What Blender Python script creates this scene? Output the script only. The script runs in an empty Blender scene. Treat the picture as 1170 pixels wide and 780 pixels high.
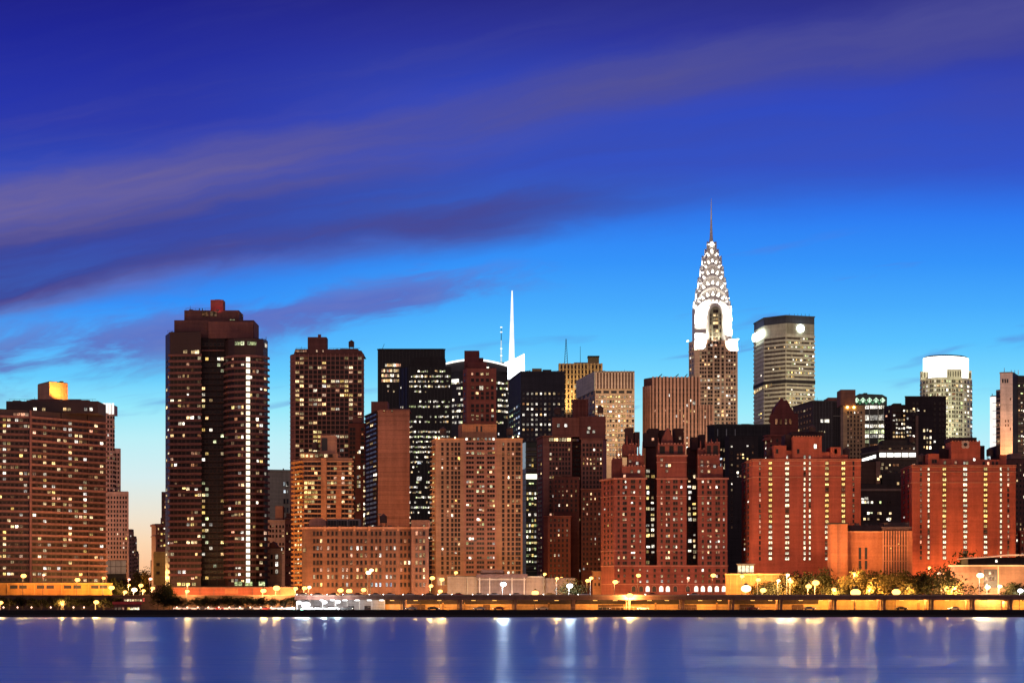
import bpy, bmesh, math, random
from mathutils import Vector, Matrix
R = math.radians
rnd = random.Random(7)
S = bpy.context.scene
COL = S.collection

# ------------------------------------------------------------------ camera
F, CX, HY, CZ = 2770.0, 585.0, 684.0, 6.66          # focal length, centre, horizon (in photo pixels), eye height
cam = bpy.data.cameras.new('camera'); camo = bpy.data.objects.new('camera', cam); COL.objects.link(camo)
camo.location = (0, 0, CZ); camo.rotation_euler = (R(90), 0, 0)
cam.sensor_width = 36; cam.lens = F / 1170 * 36; cam.shift_y = (HY - 390) / 1170
cam.clip_start = 1; cam.clip_end = 40000
S.camera = camo
S.view_settings.view_transform = 'Standard'; S.view_settings.look = 'None'
S.view_settings.exposure = 0.0; S.view_settings.gamma = 1
S.view_settings.use_curve_mapping = False
S.render.engine = 'CYCLES'
S.cycles.use_denoising = True
S.cycles.sample_clamp_indirect = 60
S.cycles.sample_clamp_direct = 0
S.cycles.max_bounces = 5; S.cycles.diffuse_bounces = 2; S.cycles.glossy_bounces = 3
S.cycles.caustics_reflective = False; S.cycles.caustics_refractive = False
try:
    S.cycles.use_light_tree = True
except Exception: pass

def lin(r, g, b):
    f = lambda c: (c/255/12.92) if c/255 <= 0.04045 else ((c/255+0.055)/1.055)**2.4
    return (f(r), f(g), f(b), 1)

class N:
    """small helper for writing node trees"""
    def __init__(s, nt): s.nt = nt; nt.nodes.clear()
    def n(s, t, **kw):
        x = s.nt.nodes.new(t)
        for k, v in kw.items(): setattr(x, k, v)
        return x
    def put(s, sock, v):
        if hasattr(v, 'is_linked') or isinstance(v, bpy.types.NodeSocket): s.nt.links.new(v, sock)
        else: sock.default_value = v
    def m(s, op, a, b=0.0, c=0.0, clamp=False):
        x = s.n('ShaderNodeMath', operation=op, use_clamp=clamp)
        s.put(x.inputs[0], a); s.put(x.inputs[1], b); s.put(x.inputs[2], c)
        return x.outputs[0]
    def ss(s, v, a, b):                      # smoothstep
        x = s.n('ShaderNodeMapRange', interpolation_type='SMOOTHSTEP')
        s.put(x.inputs[0], v); s.put(x.inputs[1], a); s.put(x.inputs[2], b)
        x.inputs[3].default_value = 0; x.inputs[4].default_value = 1
        return x.outputs[0]
    def xyz(s, x, y, z=0.0):
        c = s.n('ShaderNodeCombineXYZ'); s.put(c.inputs[0], x); s.put(c.inputs[1], y); s.put(c.inputs[2], z)
        return c.outputs[0]
    def noise(s, vec, scale=1.0, detail=3.0, rough=0.5, dist=0.0):
        x = s.n('ShaderNodeTexNoise'); s.put(x.inputs['Vector'], vec)
        x.inputs['Scale'].default_value = scale; x.inputs['Detail'].default_value = detail
        x.inputs['Roughness'].default_value = rough; x.inputs['Distortion'].default_value = dist
        return x.outputs[0]
    def ramp(s, v, pts):
        x = s.n('ShaderNodeValToRGB'); s.put(x.inputs[0], v); e = x.color_ramp.elements
        pts = sorted(pts, key=lambda q_: q_[0]); e.remove(e[1]); e[0].position = pts[0][0]; e[0].color = pts[0][1]
        for p, c in pts[1:]: e.new(p).color = c
        return x.outputs[0]
    def mix(s, f, a, b, bt='MIX'):
        x = s.n('ShaderNodeMix', data_type='RGBA', blend_type=bt)
        s.put(x.inputs[0], f); s.put(x.inputs[6], a); s.put(x.inputs[7], b)
        return x.outputs[2]

# ------------------------------------------------------------------ dusk sky
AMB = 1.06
wld = bpy.data.worlds.new('World'); S.world = wld; wld.use_nodes = True
k = N(wld.node_tree)
tc = k.n('ShaderNodeTexCoord'); sp = k.n('ShaderNodeSeparateXYZ'); k.put(sp.inputs[0], tc.outputs['Generated'])
dx, dy, dz = sp.outputs
dyc = k.m('MAXIMUM', dy, 0.12)
X = k.m('ADD', k.m('MULTIPLY', k.m('DIVIDE', dx, dyc), 2.77), 0.585)       # bearing
EL = k.m('DIVIDE', dz, dyc)                                                # slope above the horizon
Y = k.m('SUBTRACT', 0.684, k.m('MULTIPLY', EL, 2.77))                      # falls as one looks up
t = k.m('DIVIDE', k.m('SUBTRACT', 0.684, Y), 0.70, clamp=True)
def e(py): return max(0, min(1, (684 - py) / 700))
right = k.ramp(t, [(e(684), lin(185,222,240)), (e(600), lin(205,238,246)), (e(510), lin(190,240,250)), (e(470), lin(158,236,252)), (e(430), lin(120,216,254)), (e(390), lin(90,194,255)), (e(350), lin(72,172,253)),
                   (e(300), lin(54,148,250)), (e(245), lin(46,124,242)), (e(190), lin(46,92,222)), (e(110), lin(44,74,202)), (e(40), lin(40,48,158)), (e(0), lin(36,38,134))])
left = k.ramp(t, [(e(684), lin(250,170,120)), (e(650), lin(254,196,150)), (e(620), lin(252,216,178)), (e(590), lin(240,228,208)), (e(545), lin(216,238,240)), (e(500), lin(190,240,248)), (e(465), lin(150,232,252)),
                  (e(430), lin(104,205,254)), (e(390), lin(82,176,254)), (e(345), lin(52,146,250)), (e(270), lin(44,96,222)), (e(140), lin(36,54,180)), (e(60), lin(32,42,158)), (e(0), lin(32,36,140))])
glow = k.m('SUBTRACT', 1.0, k.ss(X, 0.16, 0.62))
base = k.mix(glow, right, left)
# long bank of cloud: a fan of streaks that climbs from the left
L = k.m('ADD', k.m('SUBTRACT', 0.358, k.m('MULTIPLY', X, 0.21)), k.m('MULTIPLY', k.m('MULTIPLY', X, X), 0.080))
U = k.m('SUBTRACT', 0.235, k.m('MULTIPLY', X, 0.19))
wv = k.noise(k.xyz(k.m('MULTIPLY', X, 2.6), k.m('MULTIPLY', Y, 5.0), 2.2), 1.0, 4, 0.55)
wv2 = k.noise(k.xyz(k.m('MULTIPLY', X, 7.0), k.m('MULTIPLY', k.m('ADD', Y, k.m('MULTIPLY', X, 0.16)), 26.0), 7.7), 1.0, 5, 0.6, 0.4)
Yw = k.m('ADD', Y, k.m('ADD', k.m('MULTIPLY', k.m('SUBTRACT', wv, 0.5), 0.055), k.m('MULTIPLY', k.m('SUBTRACT', wv2, 0.5), 0.030)))
f = k.m('DIVIDE', k.m('SUBTRACT', Yw, U), k.m('SUBTRACT', L, U))          # 0 on the upper violet band, 1 on the lower edge
n1 = k.noise(k.xyz(k.m('MULTIPLY', X, 1.7), k.m('MULTIPLY', f, 1.9), 3.7), 1.0, 5, 0.55, 0.3)
n1b = k.noise(k.xyz(k.m('MULTIPLY', X, 3.2), k.m('MULTIPLY', f, 6.5), 9.1), 1.0, 4, 0.58, 0.25)
tex = k.m('ADD', k.m('MULTIPLY', k.m('SUBTRACT', n1, 0.5), 1.5), k.m('MULTIPLY', k.m('SUBTRACT', n1b, 0.5), 0.7))
xl = k.m('SUBTRACT', 1.0, k.ss(X, 0.0, 0.8))
g1 = k.m('SUBTRACT', 1.0, k.ss(k.m('ABSOLUTE', f), 0.05, 0.52))
g2 = k.m('MULTIPLY', k.ss(f, 0.25, 0.78), k.m('SUBTRACT', 1.0, k.m('MULTIPLY', k.ss(X, 0.50, 1.0), 0.62)))
mid = k.m('MULTIPLY', k.m('ADD', 0.52, k.m('MULTIPLY', xl, 0.40)), k.m('SUBTRACT', 1.0, k.m('MULTIPLY', k.ss(X, 0.6, 1.1), 0.35)))
above = k.m('MULTIPLY', k.ss(f, -1.9, -0.3), 0.36)
body = k.m('MAXIMUM', k.m('MAXIMUM', k.m('MULTIPLY', g1, 0.84), k.m('MULTIPLY', g2, 0.80)), k.m('MAXIMUM', k.m('MULTIPLY', k.ss(f, -0.25, 0.2), mid), above))
edge = k.m('SUBTRACT', 1.0, k.ss(f, 0.84, 1.18))
d1 = k.m('MULTIPLY', edge, k.m('ADD', body, k.m('MULTIPLY', tex, k.m('ADD', 0.20, k.m('MULTIPLY', body, 0.50)))), clamp=True)
tone = k.m('ADD', k.m('ADD', k.m('MULTIPLY', g1, 0.52), k.m('MULTIPLY', k.m('MULTIPLY', k.ss(f, 0.80, 1.02), xl), 0.62)), k.m('MULTIPLY', tex, 0.55), clamp=True)
ccol = k.mix(tone, lin(62, 68, 148), k.mix(xl, lin(88, 86, 156), lin(126, 112, 162)))
sky = k.mix(d1, base, ccol)
# lower broken wisps
C2 = k.m('SUBTRACT', 0.418, k.m('MULTIPLY', X, 0.165))
b2 = k.m('SUBTRACT', 1.0, k.ss(k.m('ABSOLUTE', k.m('SUBTRACT', Y, C2)), 0.004, k.m('SUBTRACT', 0.078, k.m('MULTIPLY', X, 0.072))))
b2 = k.m('MULTIPLY', b2, k.m('SUBTRACT', 1.0, k.ss(X, 0.44, 0.71)))
yw = k.m('ADD', Y, k.m('MULTIPLY', X, 0.15))
n2 = k.noise(k.xyz(k.m('MULTIPLY', X, 7.0), k.m('MULTIPLY', yw, 24.0), 1.3), 1.0, 5, 0.6, 0.3)
d2 = k.m('MULTIPLY', k.ss(k.m('ADD', n2, k.m('MULTIPLY', b2, 0.22)), 0.52, 0.74), b2)
sky = k.mix(k.m('MULTIPLY', d2, 0.75), sky, k.mix(k.ss(n2, 0.45, 0.75), lin(96,92,178), lin(118,104,172)))
n3 = k.noise(k.xyz(k.m('MULTIPLY', X, 5.2), k.m('MULTIPLY', yw, 40.0), 5.2), 1.0, 3, 0.5, 0.3)
d3 = k.m('MULTIPLY', k.m('MULTIPLY', k.ss(n3, 0.60, 0.76), 0.55), k.m('MULTIPLY', k.ss(Y, 0.25, 0.31), k.m('SUBTRACT', 1.0, k.ss(Y, 0.47, 0.52))))
sky = k.mix(d3, sky, lin(92,116,205))
# the eastern half of the sky, behind the camera: warm twilight over a lit city
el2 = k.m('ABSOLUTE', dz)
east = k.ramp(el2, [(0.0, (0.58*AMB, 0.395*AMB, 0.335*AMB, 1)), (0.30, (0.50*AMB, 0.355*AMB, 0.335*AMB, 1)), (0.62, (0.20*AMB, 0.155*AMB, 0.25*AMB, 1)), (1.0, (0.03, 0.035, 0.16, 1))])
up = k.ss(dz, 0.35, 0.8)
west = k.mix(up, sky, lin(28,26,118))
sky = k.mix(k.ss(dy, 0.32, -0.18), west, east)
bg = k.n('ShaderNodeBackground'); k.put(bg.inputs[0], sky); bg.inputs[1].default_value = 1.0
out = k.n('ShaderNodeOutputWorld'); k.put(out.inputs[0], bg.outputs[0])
wld.cycles.sampling_method = 'MANUAL'; wld.cycles.sample_map_resolution = 1024

# ------------------------------------------------------------------ helpers
def at(px, py, Yd): return Vector(((px - CX) * Yd / F, Yd, CZ + (HY - py) * Yd / F))
GZ = 2.45

def new_mat(name):
    m = bpy.data.materials.new(name); m.use_nodes = True
    return m, N(m.node_tree)
def finish_mat(kk, shader):
    o = kk.n('ShaderNodeOutputMaterial'); kk.put(o.inputs[0], shader)
def principled(kk, col, rough=0.8, spec=0.3, metal=0.0, normal=None):
    b = kk.n('ShaderNodeBsdfPrincipled')
    kk.put(b.inputs['Base Color'], col); kk.put(b.inputs['Roughness'], rough)
    b.inputs['Specular IOR Level'].default_value = spec; b.inputs['Metallic'].default_value = metal
    if normal is not None: kk.put(b.inputs['Normal'], normal)
    return b.outputs[0]
_wm = {}
def wall(r, g, b, rough=0.85, var=0.85, spec=0.2, metal=0.0):
    key = (r, g, b, rough, var, spec, metal)
    if key in _wm: return _wm[key]
    m, kk = new_mat('masonry')
    tcn = kk.n('ShaderNodeTexCoord'); ob = tcn.outputs['Object']
    mp = kk.n('ShaderNodeMapping'); kk.put(mp.inputs[0], ob); mp.inputs['Scale'].default_value = (0.5, 0.5, 0.035)
    streak = kk.noise(mp.outputs[0], 1.0, 4, 0.6)
    patch = kk.noise(ob, 0.09, 4, 0.6)
    fine = kk.noise(ob, 1.3, 3, 0.7)
    v = kk.m('ADD', kk.m('MULTIPLY', streak, 0.5), kk.m('ADD', kk.m('MULTIPLY', patch, 0.35), kk.m('MULTIPLY', fine, 0.35)))
    mc = kk.n('ShaderNodeMapping'); kk.put(mc.inputs[0], ob); mc.inputs['Scale'].default_value = (0.03, 0.03, 0.9)
    course = kk.m('SUBTRACT', kk.noise(mc.outputs[0], 1.0, 2, 0.5), 0.5)
    v = kk.m('ADD', kk.m('ADD', kk.m('MULTIPLY', kk.m('SUBTRACT', v, 0.6), 2.0*var), kk.m('MULTIPLY', course, 0.75*var)), 1.0)
    hs = kk.n('ShaderNodeHueSaturation'); hs.inputs['Color'].default_value = (r, g, b, 1)
    kk.put(hs.inputs['Value'], v)
    finish_mat(kk, principled(kk, hs.outputs[0], rough, spec, metal))
    _wm[key] = m; return m
def plain(name, r, g, b, rough=0.6, spec=0.3, metal=0.0):
    m, kk = new_mat(name)
    tcn = kk.n('ShaderNodeTexCoord')
    n = kk.noise(tcn.outputs['Object'], 2.0, 3, 0.6)
    c = kk.mix(n, (r*0.75, g*0.75, b*0.75, 1), (r*1.2, g*1.2, b*1.2, 1))
    finish_mat(kk, principled(kk, c, rough, spec, metal)); return m
def glow_mat(name, r, g, b, s, var=0.0, scale=1.0):
    m, kk = new_mat(name)
    em = kk.n('ShaderNodeEmission'); em.inputs[0].default_value = (r, g, b, 1); em.inputs[1].default_value = s
    if var:
        tcn = kk.n('ShaderNodeTexCoord')
        n = kk.noise(tcn.outputs['Object'], scale, 3, 0.6)
        kk.put(em.inputs[1], kk.m('MULTIPLY', s, kk.m('ADD', 1-var/2, kk.m('MULTIPLY', kk.m('SUBTRACT', n, 0.5), 2*var))))
    finish_mat(kk, em.outputs[0]); m.cycles.emission_sampling = 'NONE'
    return m
def window_mat(name, ca, cb, s, floor=0.22):
    """a lit room behind glass: each window has its own brightness, tint, blind and mullion"""
    m, kk = new_mat(name)
    oi = kk.n('ShaderNodeObjectInfo'); ge = kk.n('ShaderNodeNewGeometry')
    r1 = kk.m('FRACT', kk.m('ADD', oi.outputs['Random'], ge.outputs['Random Per Island']))
    r2 = kk.m('FRACT', kk.m('MULTIPLY', r1, 17.31)); r3 = kk.m('FRACT', kk.m('MULTIPLY', r1, 53.7))
    uv = kk.n('ShaderNodeUVMap'); s2 = kk.n('ShaderNodeSeparateXYZ'); kk.put(s2.inputs[0], uv.outputs[0])
    u, v = s2.outputs[0], s2.outputs[1]
    nn = kk.noise(kk.xyz(kk.m('ADD', kk.m('MULTIPLY', u, 2.3), kk.m('MULTIPLY', r1, 91.0)), kk.m('MULTIPLY', v, 1.7), kk.m('MULTIPLY', r2, 40.0)), 1.4, 2, 0.5)
    inside = kk.m('ADD', 0.15, kk.m('MULTIPLY', kk.ss(nn, 0.3, 0.65), 1.1))
    blind = kk.m('SUBTRACT', 1.0, kk.m('MULTIPLY', kk.m('GREATER_THAN', kk.m('ADD', v, kk.m('MULTIPLY', r3, 1.3)), 1.25), 0.55))
    mull = kk.m('SUBTRACT', 1.0, kk.m('MULTIPLY', kk.m('LESS_THAN', kk.m('ABSOLUTE', kk.m('SUBTRACT', u, 0.5)), 0.06), 0.7))
    st = kk.m('MULTIPLY', kk.m('MULTIPLY', inside, kk.m('MULTIPLY', blind, mull)), kk.m('ADD', floor, kk.m('MULTIPLY', kk.m('MULTIPLY', r2, r2), 1.6 - 1.3*floor)))
    em = kk.n('ShaderNodeEmission'); kk.put(em.inputs[0], kk.mix(r3, ca, cb)); kk.put(em.inputs[1], kk.m('MULTIPLY', st, s))
    finish_mat(kk, em.outputs[0]); m.cycles.emission_sampling = 'NONE'
    return m
WIN = {
    'warm': window_mat('warm_lit_window', (1, .60, .25, 1), (1, .82, .50, 1), 2.2),
    'gold': window_mat('gold_lit_window', (1, .62, .16, 1), (1, .78, .34, 1), 2.4),
    'white': window_mat('white_lit_window', (1, .88, .66, 1), (1, .94, .86, 1), 2.7),
    'pink': window_mat('rosy_lit_window', (1, .42, .24, 1), (1, .66, .46, 1), 1.7),
    'cool': window_mat('cool_lit_window', (.55, .68, 1, 1), (.85, .95, 1, 1), 2.6),
    'green': window_mat('fluorescent_lit_window', (.75, .9, .35, 1), (.95, 1, .65, 1), 2.0),
    'bright': window_mat('brightest_lit_window', (1, .86, .60, 1), (1, .95, .86, 1), 6.0, .5),
    'dim': window_mat('dim_lit_window', (.9, .36, .16, 1), (.8, .5, .3, 1), 0.45),
    'stair': glow_mat('white_stair_window', 1, .86, .62, 2.4, 0.35, 0.4),
    'full': window_mat('bright_stair_window', (1, .78, .45, 1), (1, .90, .66, 1), 2.6, 0.75),
    'amber': window_mat('amber_stair_window', (1, .60, .16, 1), (1, .72, .28, 1), 2.2, 0.7),
}
def dark_glass(name, r, g, b, rough=0.12, spec=0.5):
    m, kk = new_mat(name)
    ge = kk.n('ShaderNodeNewGeometry'); oi = kk.n('ShaderNodeObjectInfo')
    rr = kk.m('FRACT', kk.m('ADD', oi.outputs['Random'], ge.outputs['Random Per Island']))
    c = kk.mix(rr, (r*.4, g*.4, b*.4, 1), (r*1.5, g*1.5, b*1.5, 1))
    finish_mat(kk, principled(kk, c, rough, spec)); return m
GL = dark_glass('unlit_window_glass', .020, .012, .011, .3, .25)
GLB = dark_glass('black_curtain_glass', .008, .008, .010, .2, .35)
GLG = dark_glass('tinted_curtain_glass', .03, .04, .05, .2, .5)
REVEAL_SHADE = plain('sill_reveal_shade', .10, .055, .045, .7, .2)  # dark tone stands in for shade in the window reveals
ROOF = plain('roof_felt', .03, .026, .026, .9, .1)
STEEL = plain('painted_steel', .10, .09, .085, .5, .4)
DARKM = plain('dark_metal', .025, .022, .022, .5, .4)
WHITE = plain('white_paint', .75, .74, .72, .6, .3)

def link(name, me, mats, parent=None, inv=True):
    o = bpy.data.objects.new(name, me); COL.objects.link(o)
    for mm in (mats if isinstance(mats, (list, tuple)) else [mats]):
        if mm is not None: me.materials.append(mm)
    if parent is not None:
        o.parent = parent
        o.location = -parent.location if inv else (0, 0, 0)
    return o
def from_bm(name, bm, mats, parent=None, inv=True, smooth=False):
    bmesh.ops.recalc_face_normals(bm, faces=bm.faces[:])
    me = bpy.data.meshes.new(name); bm.to_mesh(me); bm.free()
    if smooth:
        for p in me.polygons: p.use_smooth = True
    return link(name, me, mats, parent, inv)
def tag(o, label=None, cat=None, group=None, kind=None):
    if label: o['label'] = label
    if cat: o['category'] = cat
    if group: o['group'] = group
    if kind: o['kind'] = kind
    return o
def empty(name, loc, label, cat, group=None):
    o = bpy.data.objects.new(name, None); COL.objects.link(o); o.location = loc
    o.empty_display_size = 1
    return tag(o, label, cat, group)
def extrude_poly(bm, pts, vec):
    """closed prism from a planar polygon"""
    a = [bm.verts.new(p) for p in pts]; b = [bm.verts.new(Vector(p) + Vector(vec)) for p in pts]
    n = len(pts)
    bm.faces.new(a); bm.faces.new(b[::-1])
    for i in range(n): bm.faces.new((a[i], b[i], b[(i+1) % n], a[(i+1) % n]))
def box(bm, x0, x1, y0, y1, z0, z1):
    extrude_poly(bm, [(x0, y0, z0), (x1, y0, z0), (x1, y1, z0), (x0, y1, z0)], (0, 0, z1 - z0))
def tube(bm, p, q, r0, r1, n=8):
    p, q = Vector(p), Vector(q); d = (q - p).normalized()
    a = d.orthogonal().normalized(); b = d.cross(a)
    r = [[bm.verts.new(c + (a*math.cos(t) + b*math.sin(t))*rr) for t in [2*math.pi*i/n for i in range(n)]] for c, rr in ((p, r0), (q, r1))]
    for i in range(n): bm.faces.new((r[0][i], r[0][(i+1) % n], r[1][(i+1) % n], r[1][i]))
    bm.faces.new(r[0][::-1]); bm.faces.new(r[1])

def span(a, b, n): return [a + (b - a) * i / max(1, n - 1) for i in range(n)]

class Bldg:
    """a building described by where its corners, rows and columns stand"""
    def __init__(s, name, label, Y, px, cat='building', group=None):
        s.Y = Y; p = at(px, HY, Y)
        s.root = empty(name, (p.x, Y, GZ), label, cat, group)
        s.cells = []; s.chain = None
    def z(s, py): return CZ + (HY - py) * s.Y / F
    def pt(s, px, off=0): Yd = s.Y + off; return Vector(((px - CX) * Yd / F, Yd, 0))
    def prism(s, chain, top, bot=None, mat=None, depth=30, name='wall', set_chain=True, roof=True, parent=None):
        """walls over a chain of corners (px, metres behind the front); closed at the back"""
        pts = [s.pt(*c) for c in chain]
        yb = max(p.y for p in pts) + depth
        ring = pts + [Vector((p.x*yb/p.y, yb, 0)) for p in (pts[-1], pts[0])]       # flanks that the chain does not name turn away from the river
        zb = GZ if bot is None else s.z(bot); zt = s.z(top)
        bm = bmesh.new(); extrude_poly(bm, [(p.x, p.y, zb) for p in ring], (0, 0, zt - zb))
        o = from_bm(name, bm, mat, parent or s.root)
        if parent: o.location = (0, 0, 0); o.matrix_parent_inverse = parent.matrix_world.inverted() if False else Matrix.Identity(4)
        if set_chain: s.chain = pts
        if roof:
            bm = bmesh.new()
            c = sum(ring, Vector())/len(ring)
            inner = [p + (c - p)*0.04 for p in ring]
            extrude_poly(bm, [(p.x, p.y, zt + 0.01) for p in inner], (0, 0, 0.25))
            r_ = from_bm('roof', bm, ROOF, s.root)
        return o
    def ring(s, top, bot, proud, mat, name='belt_course', chain=None, inset=0.3, parent=None):
        """a band that follows the wall chain and stands proud of it"""
        P = chain or s.chain; n = len(P)
        nor = []
        for i in range(n-1):
            d = (P[i+1] - P[i]).normalized(); nor.append(Vector((d.y, -d.x, 0)))
        off = []
        for i in range(n):
            a = nor[max(0, i-1)]; b = nor[min(n-2, i)]
            m_ = (a + b).normalized(); off.append(m_ / max(0.4, m_.dot(b)))
        outer = [P[i] + off[i]*proud for i in range(n)]; inner = [P[i] - off[i]*inset for i in range(n)]
        if proud > 0:
            d0 = (P[1]-P[0]).normalized(); d1 = (P[-1]-P[-2]).normalized()
            outer[0] -= d0*proud*.9; outer[-1] += d1*proud*.9
        zb, zt = s.z(bot), s.z(top)
        bm = bmesh.new(); extrude_poly(bm, [(p.x, p.y, zb) for p in outer + inner[::-1]], (0, 0, zt - zb))
        return from_bm(name, bm, mat, s.root)
    def face(s, i):
        A, B = s.chain[i], s.chain[i+1]; d = (B - A).normalized()
        return A, B, d, Vector((d.y, -d.x, 0))
    def on(s, i, px):
        A, B, d, n = s.face(i); D = B - A
        t = ((px - CX)*A.y - F*A.x) / (F*D.x - (px - CX)*D.y)
        return A + D*t
    def slab(s, i, x0, x1, top, bot, proud, mat, name, inset=0.2, d0=0.0):
        """a box on face i from px x0 to x1"""
        a, b = s.on(i, x0), s.on(i, x1); n = s.face(i)[3]
        bm = bmesh.new(); zb, zt = s.z(bot), s.z(top)
        extrude_poly(bm, [tuple((p + n*k_))[:2] + (zb,) for p, k_ in ((a, proud), (b, proud), (b, -inset), (a, -inset))], (0, 0, zt - zb))
        return from_bm(name, bm, mat, s.root)
    def win(s, i, px, py, w, h, kind, proud=0.12):
        """one window; kind is a palette name or None when unlit"""
        c = s.on(i, px); A, B, d, n = s.face(i)
        a, b = s.on(i, px - w/2), s.on(i, px + w/2)
        s.cells.append((c, (b - a).length, s.z(py - h/2), s.z(py + h/2), d, n, kind, proud))
    def grid(s, i, xs, ys, w, h, lit=0.2, pal=('warm',), rowp=None, fn=None, skip=None, run=0.0, proud=0.12, dark=True):
        for r, y in enumerate(ys):
            pr = rowp[r % len(rowp)] if rowp else 1.0
            prev = False
            for c, x in enumerate(xs):
                if skip and skip(r, c): continue
                kd = fn(r, c) if fn else 0
                if kd == 0:
                    p = min(.97, lit*pr*1.35)
                    if prev: p = p + run*(1-p)
                    on_ = rnd.random() < p; prev = on_
                    kd = rnd.choice(pal) if on_ else None
                if kd is None and not dark: continue
                if kd and fn is None:
                    if kd != 'dim' and rnd.random() < .07: kd = 'bright'
                    q_ = rnd.choice((1, 1, .85, .6)); s.win(i, x + rnd.uniform(-.12, .12)*w, y + h*(1-q_)*rnd.choice((-.5, .5)), w*rnd.choice((1, 1, .8, .6)), h*q_, kd, proud)
                else: s.win(i, x, y, w, h, kd, proud)
    def done(s, glass=None, frame=None, cap=100):
        """up to 100 windows as parts of their own, lit ones first; the rest as one part"""
        glass = glass or GL
        cells = s.cells[:]; rnd.shuffle(cells)
        cells.sort(key=lambda c: (c[6] in (None, 'dim'), -(c[1]*(c[3]-c[2]) if False else 0)))
        solo, rest = cells[:cap], cells[cap:]
        bm = bmesh.new()                                        # sills, and dark surrounds whose colour stands in for reveal shade
        for (c, w, zt, zb, d, n, kd, pr) in cells:
            z0, z1 = min(zt, zb), max(zt, zb); a, b_ = c - d*(w/2 + .12), c + d*(w/2 + .12)
            for q0, q1, o_ in ((z0 - .16, z1 + .12, pr*.55), (z0 - .30, z0 - .16, pr + .16)):
                q = [(p + n*o_)[:2] + (zz_,) for p, zz_ in ((a, q0), (b_, q0), (b_, q1), (a, q1))]; g = [(p - n*.1)[:2] + (zz_,) for p, zz_ in ((a, q0), (b_, q0), (b_, q1), (a, q1))]
                q = [bm.verts.new(v_) for v_ in q]; g = [bm.verts.new(v_) for v_ in g]; bm.faces.new(q)
                for j in range(4): bm.faces.new((q[j], g[j], g[(j+1) % 4], q[(j+1) % 4]))
        if cells and frame is not False:
            me = bpy.data.meshes.new('sill_reveal_shade_trim'); bm.to_mesh(me)
            o = link('sill_reveal_shade_trim', me, frame or REVEAL_SHADE, s.root); o['kind'] = 'stuff'
        bm.free()
        for (c, w, zt, zb, d, n, kd, pr) in solo:
            mt = glass if kd is None else WIN[kd]
            o = bpy.data.objects.new('window', unit_window(mt)); COL.objects.link(o); o.parent = s.root
            z0, z1 = min(zt, zb), max(zt, zb)
            o.location = Vector((c.x, c.y, (z0+z1)/2)) - s.root.location
            o.rotation_euler = (0, 0, math.atan2(d.y, d.x)); o.scale = (w, pr*2, z1 - z0)
        if rest:
            bm = bmesh.new(); uvl = bm.loops.layers.uv.new('UVMap'); mats = [glass]; 
            for (c, w, zt, zb, d, n, kd, pr) in rest:
                mt = glass if kd is None else WIN[kd]
                if mt not in mats: mats.append(mt)
                mi = mats.index(mt); z0, z1 = min(zt, zb), max(zt, zb)
                a, b = c - d*w/2, c + d*w/2
                f_ = [bm.verts.new((p + n*pr)[:2] + (z,)) for p, z in ((a, z0), (b, z0), (b, z1), (a, z1))]
                g_ = [bm.verts.new((p - n*pr)[:2] + (z,)) for p, z in ((a, z0), (b, z0), (b, z1), (a, z1))]
                fc = bm.faces.new(f_); fc.material_index = mi
                for lp, uv in zip(fc.loops, ((0, 0), (1, 0), (1, 1), (0, 1))): lp[uvl].uv = uv
                for j in range(4):
                    q_ = bm.faces.new((f_[j], g_[j], g_[(j+1) % 4], f_[(j+1) % 4])); q_.material_index = mi
            me = bpy.data.meshes.new('glazing'); bm.to_mesh(me); bm.free()
            o = link('glazing', me, mats, s.root); o['kind'] = 'stuff'
        s.cells = []
    def profile(s, pts, off, depth, mat, name, bev=0):
        """an upright outline (px, py) at the front plane, carried back by depth"""
        Yd = s.Y + off
        bm = bmesh.new(); extrude_poly(bm, [at(px, py, s.Y) * 1.0 + Vector(((px-CX)*off/F, off, 0)) for px, py in pts], (0, depth, 0))
        return from_bm(name, bm, mat, s.root)
    def block(s, x0, x1, top, bot, mat, off=1.0, depth=12, name='penthouse', roof=False):
        a, b = s.pt(x0, off), s.pt(x1, off)
        bm = bmesh.new(); box(bm, a.x, b.x, a.y, a.y + depth, s.z(bot), s.z(top))
        return from_bm(name, bm, mat, s.root)
    def rod(s, px, py0, py1, r0=.15, r1=.08, off=4, name='antenna', mat=None, px1=None):
        a, b = at(px, py0, s.Y), at(px if px1 is None else px1, py1, s.Y)
        a.y += off; b.y += off
        bm = bmesh.new(); tube(bm, a, b, r0, r1, 6); return from_bm(name, bm, mat or DARKM, s.root)
    def ledge_lights(s, pts, mat, r=0.4):
        for (px, py) in pts:
            p = at(px, py, s.Y); bm = bmesh.new(); bmesh.ops.create_icosphere(bm, subdivisions=1, radius=r)
            bmesh.ops.translate(bm, verts=bm.verts[:], vec=Vector((p.x, p.y - 0.8, p.z)))
            from_bm('roof_lamp', bm, mat, s.root)

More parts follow.
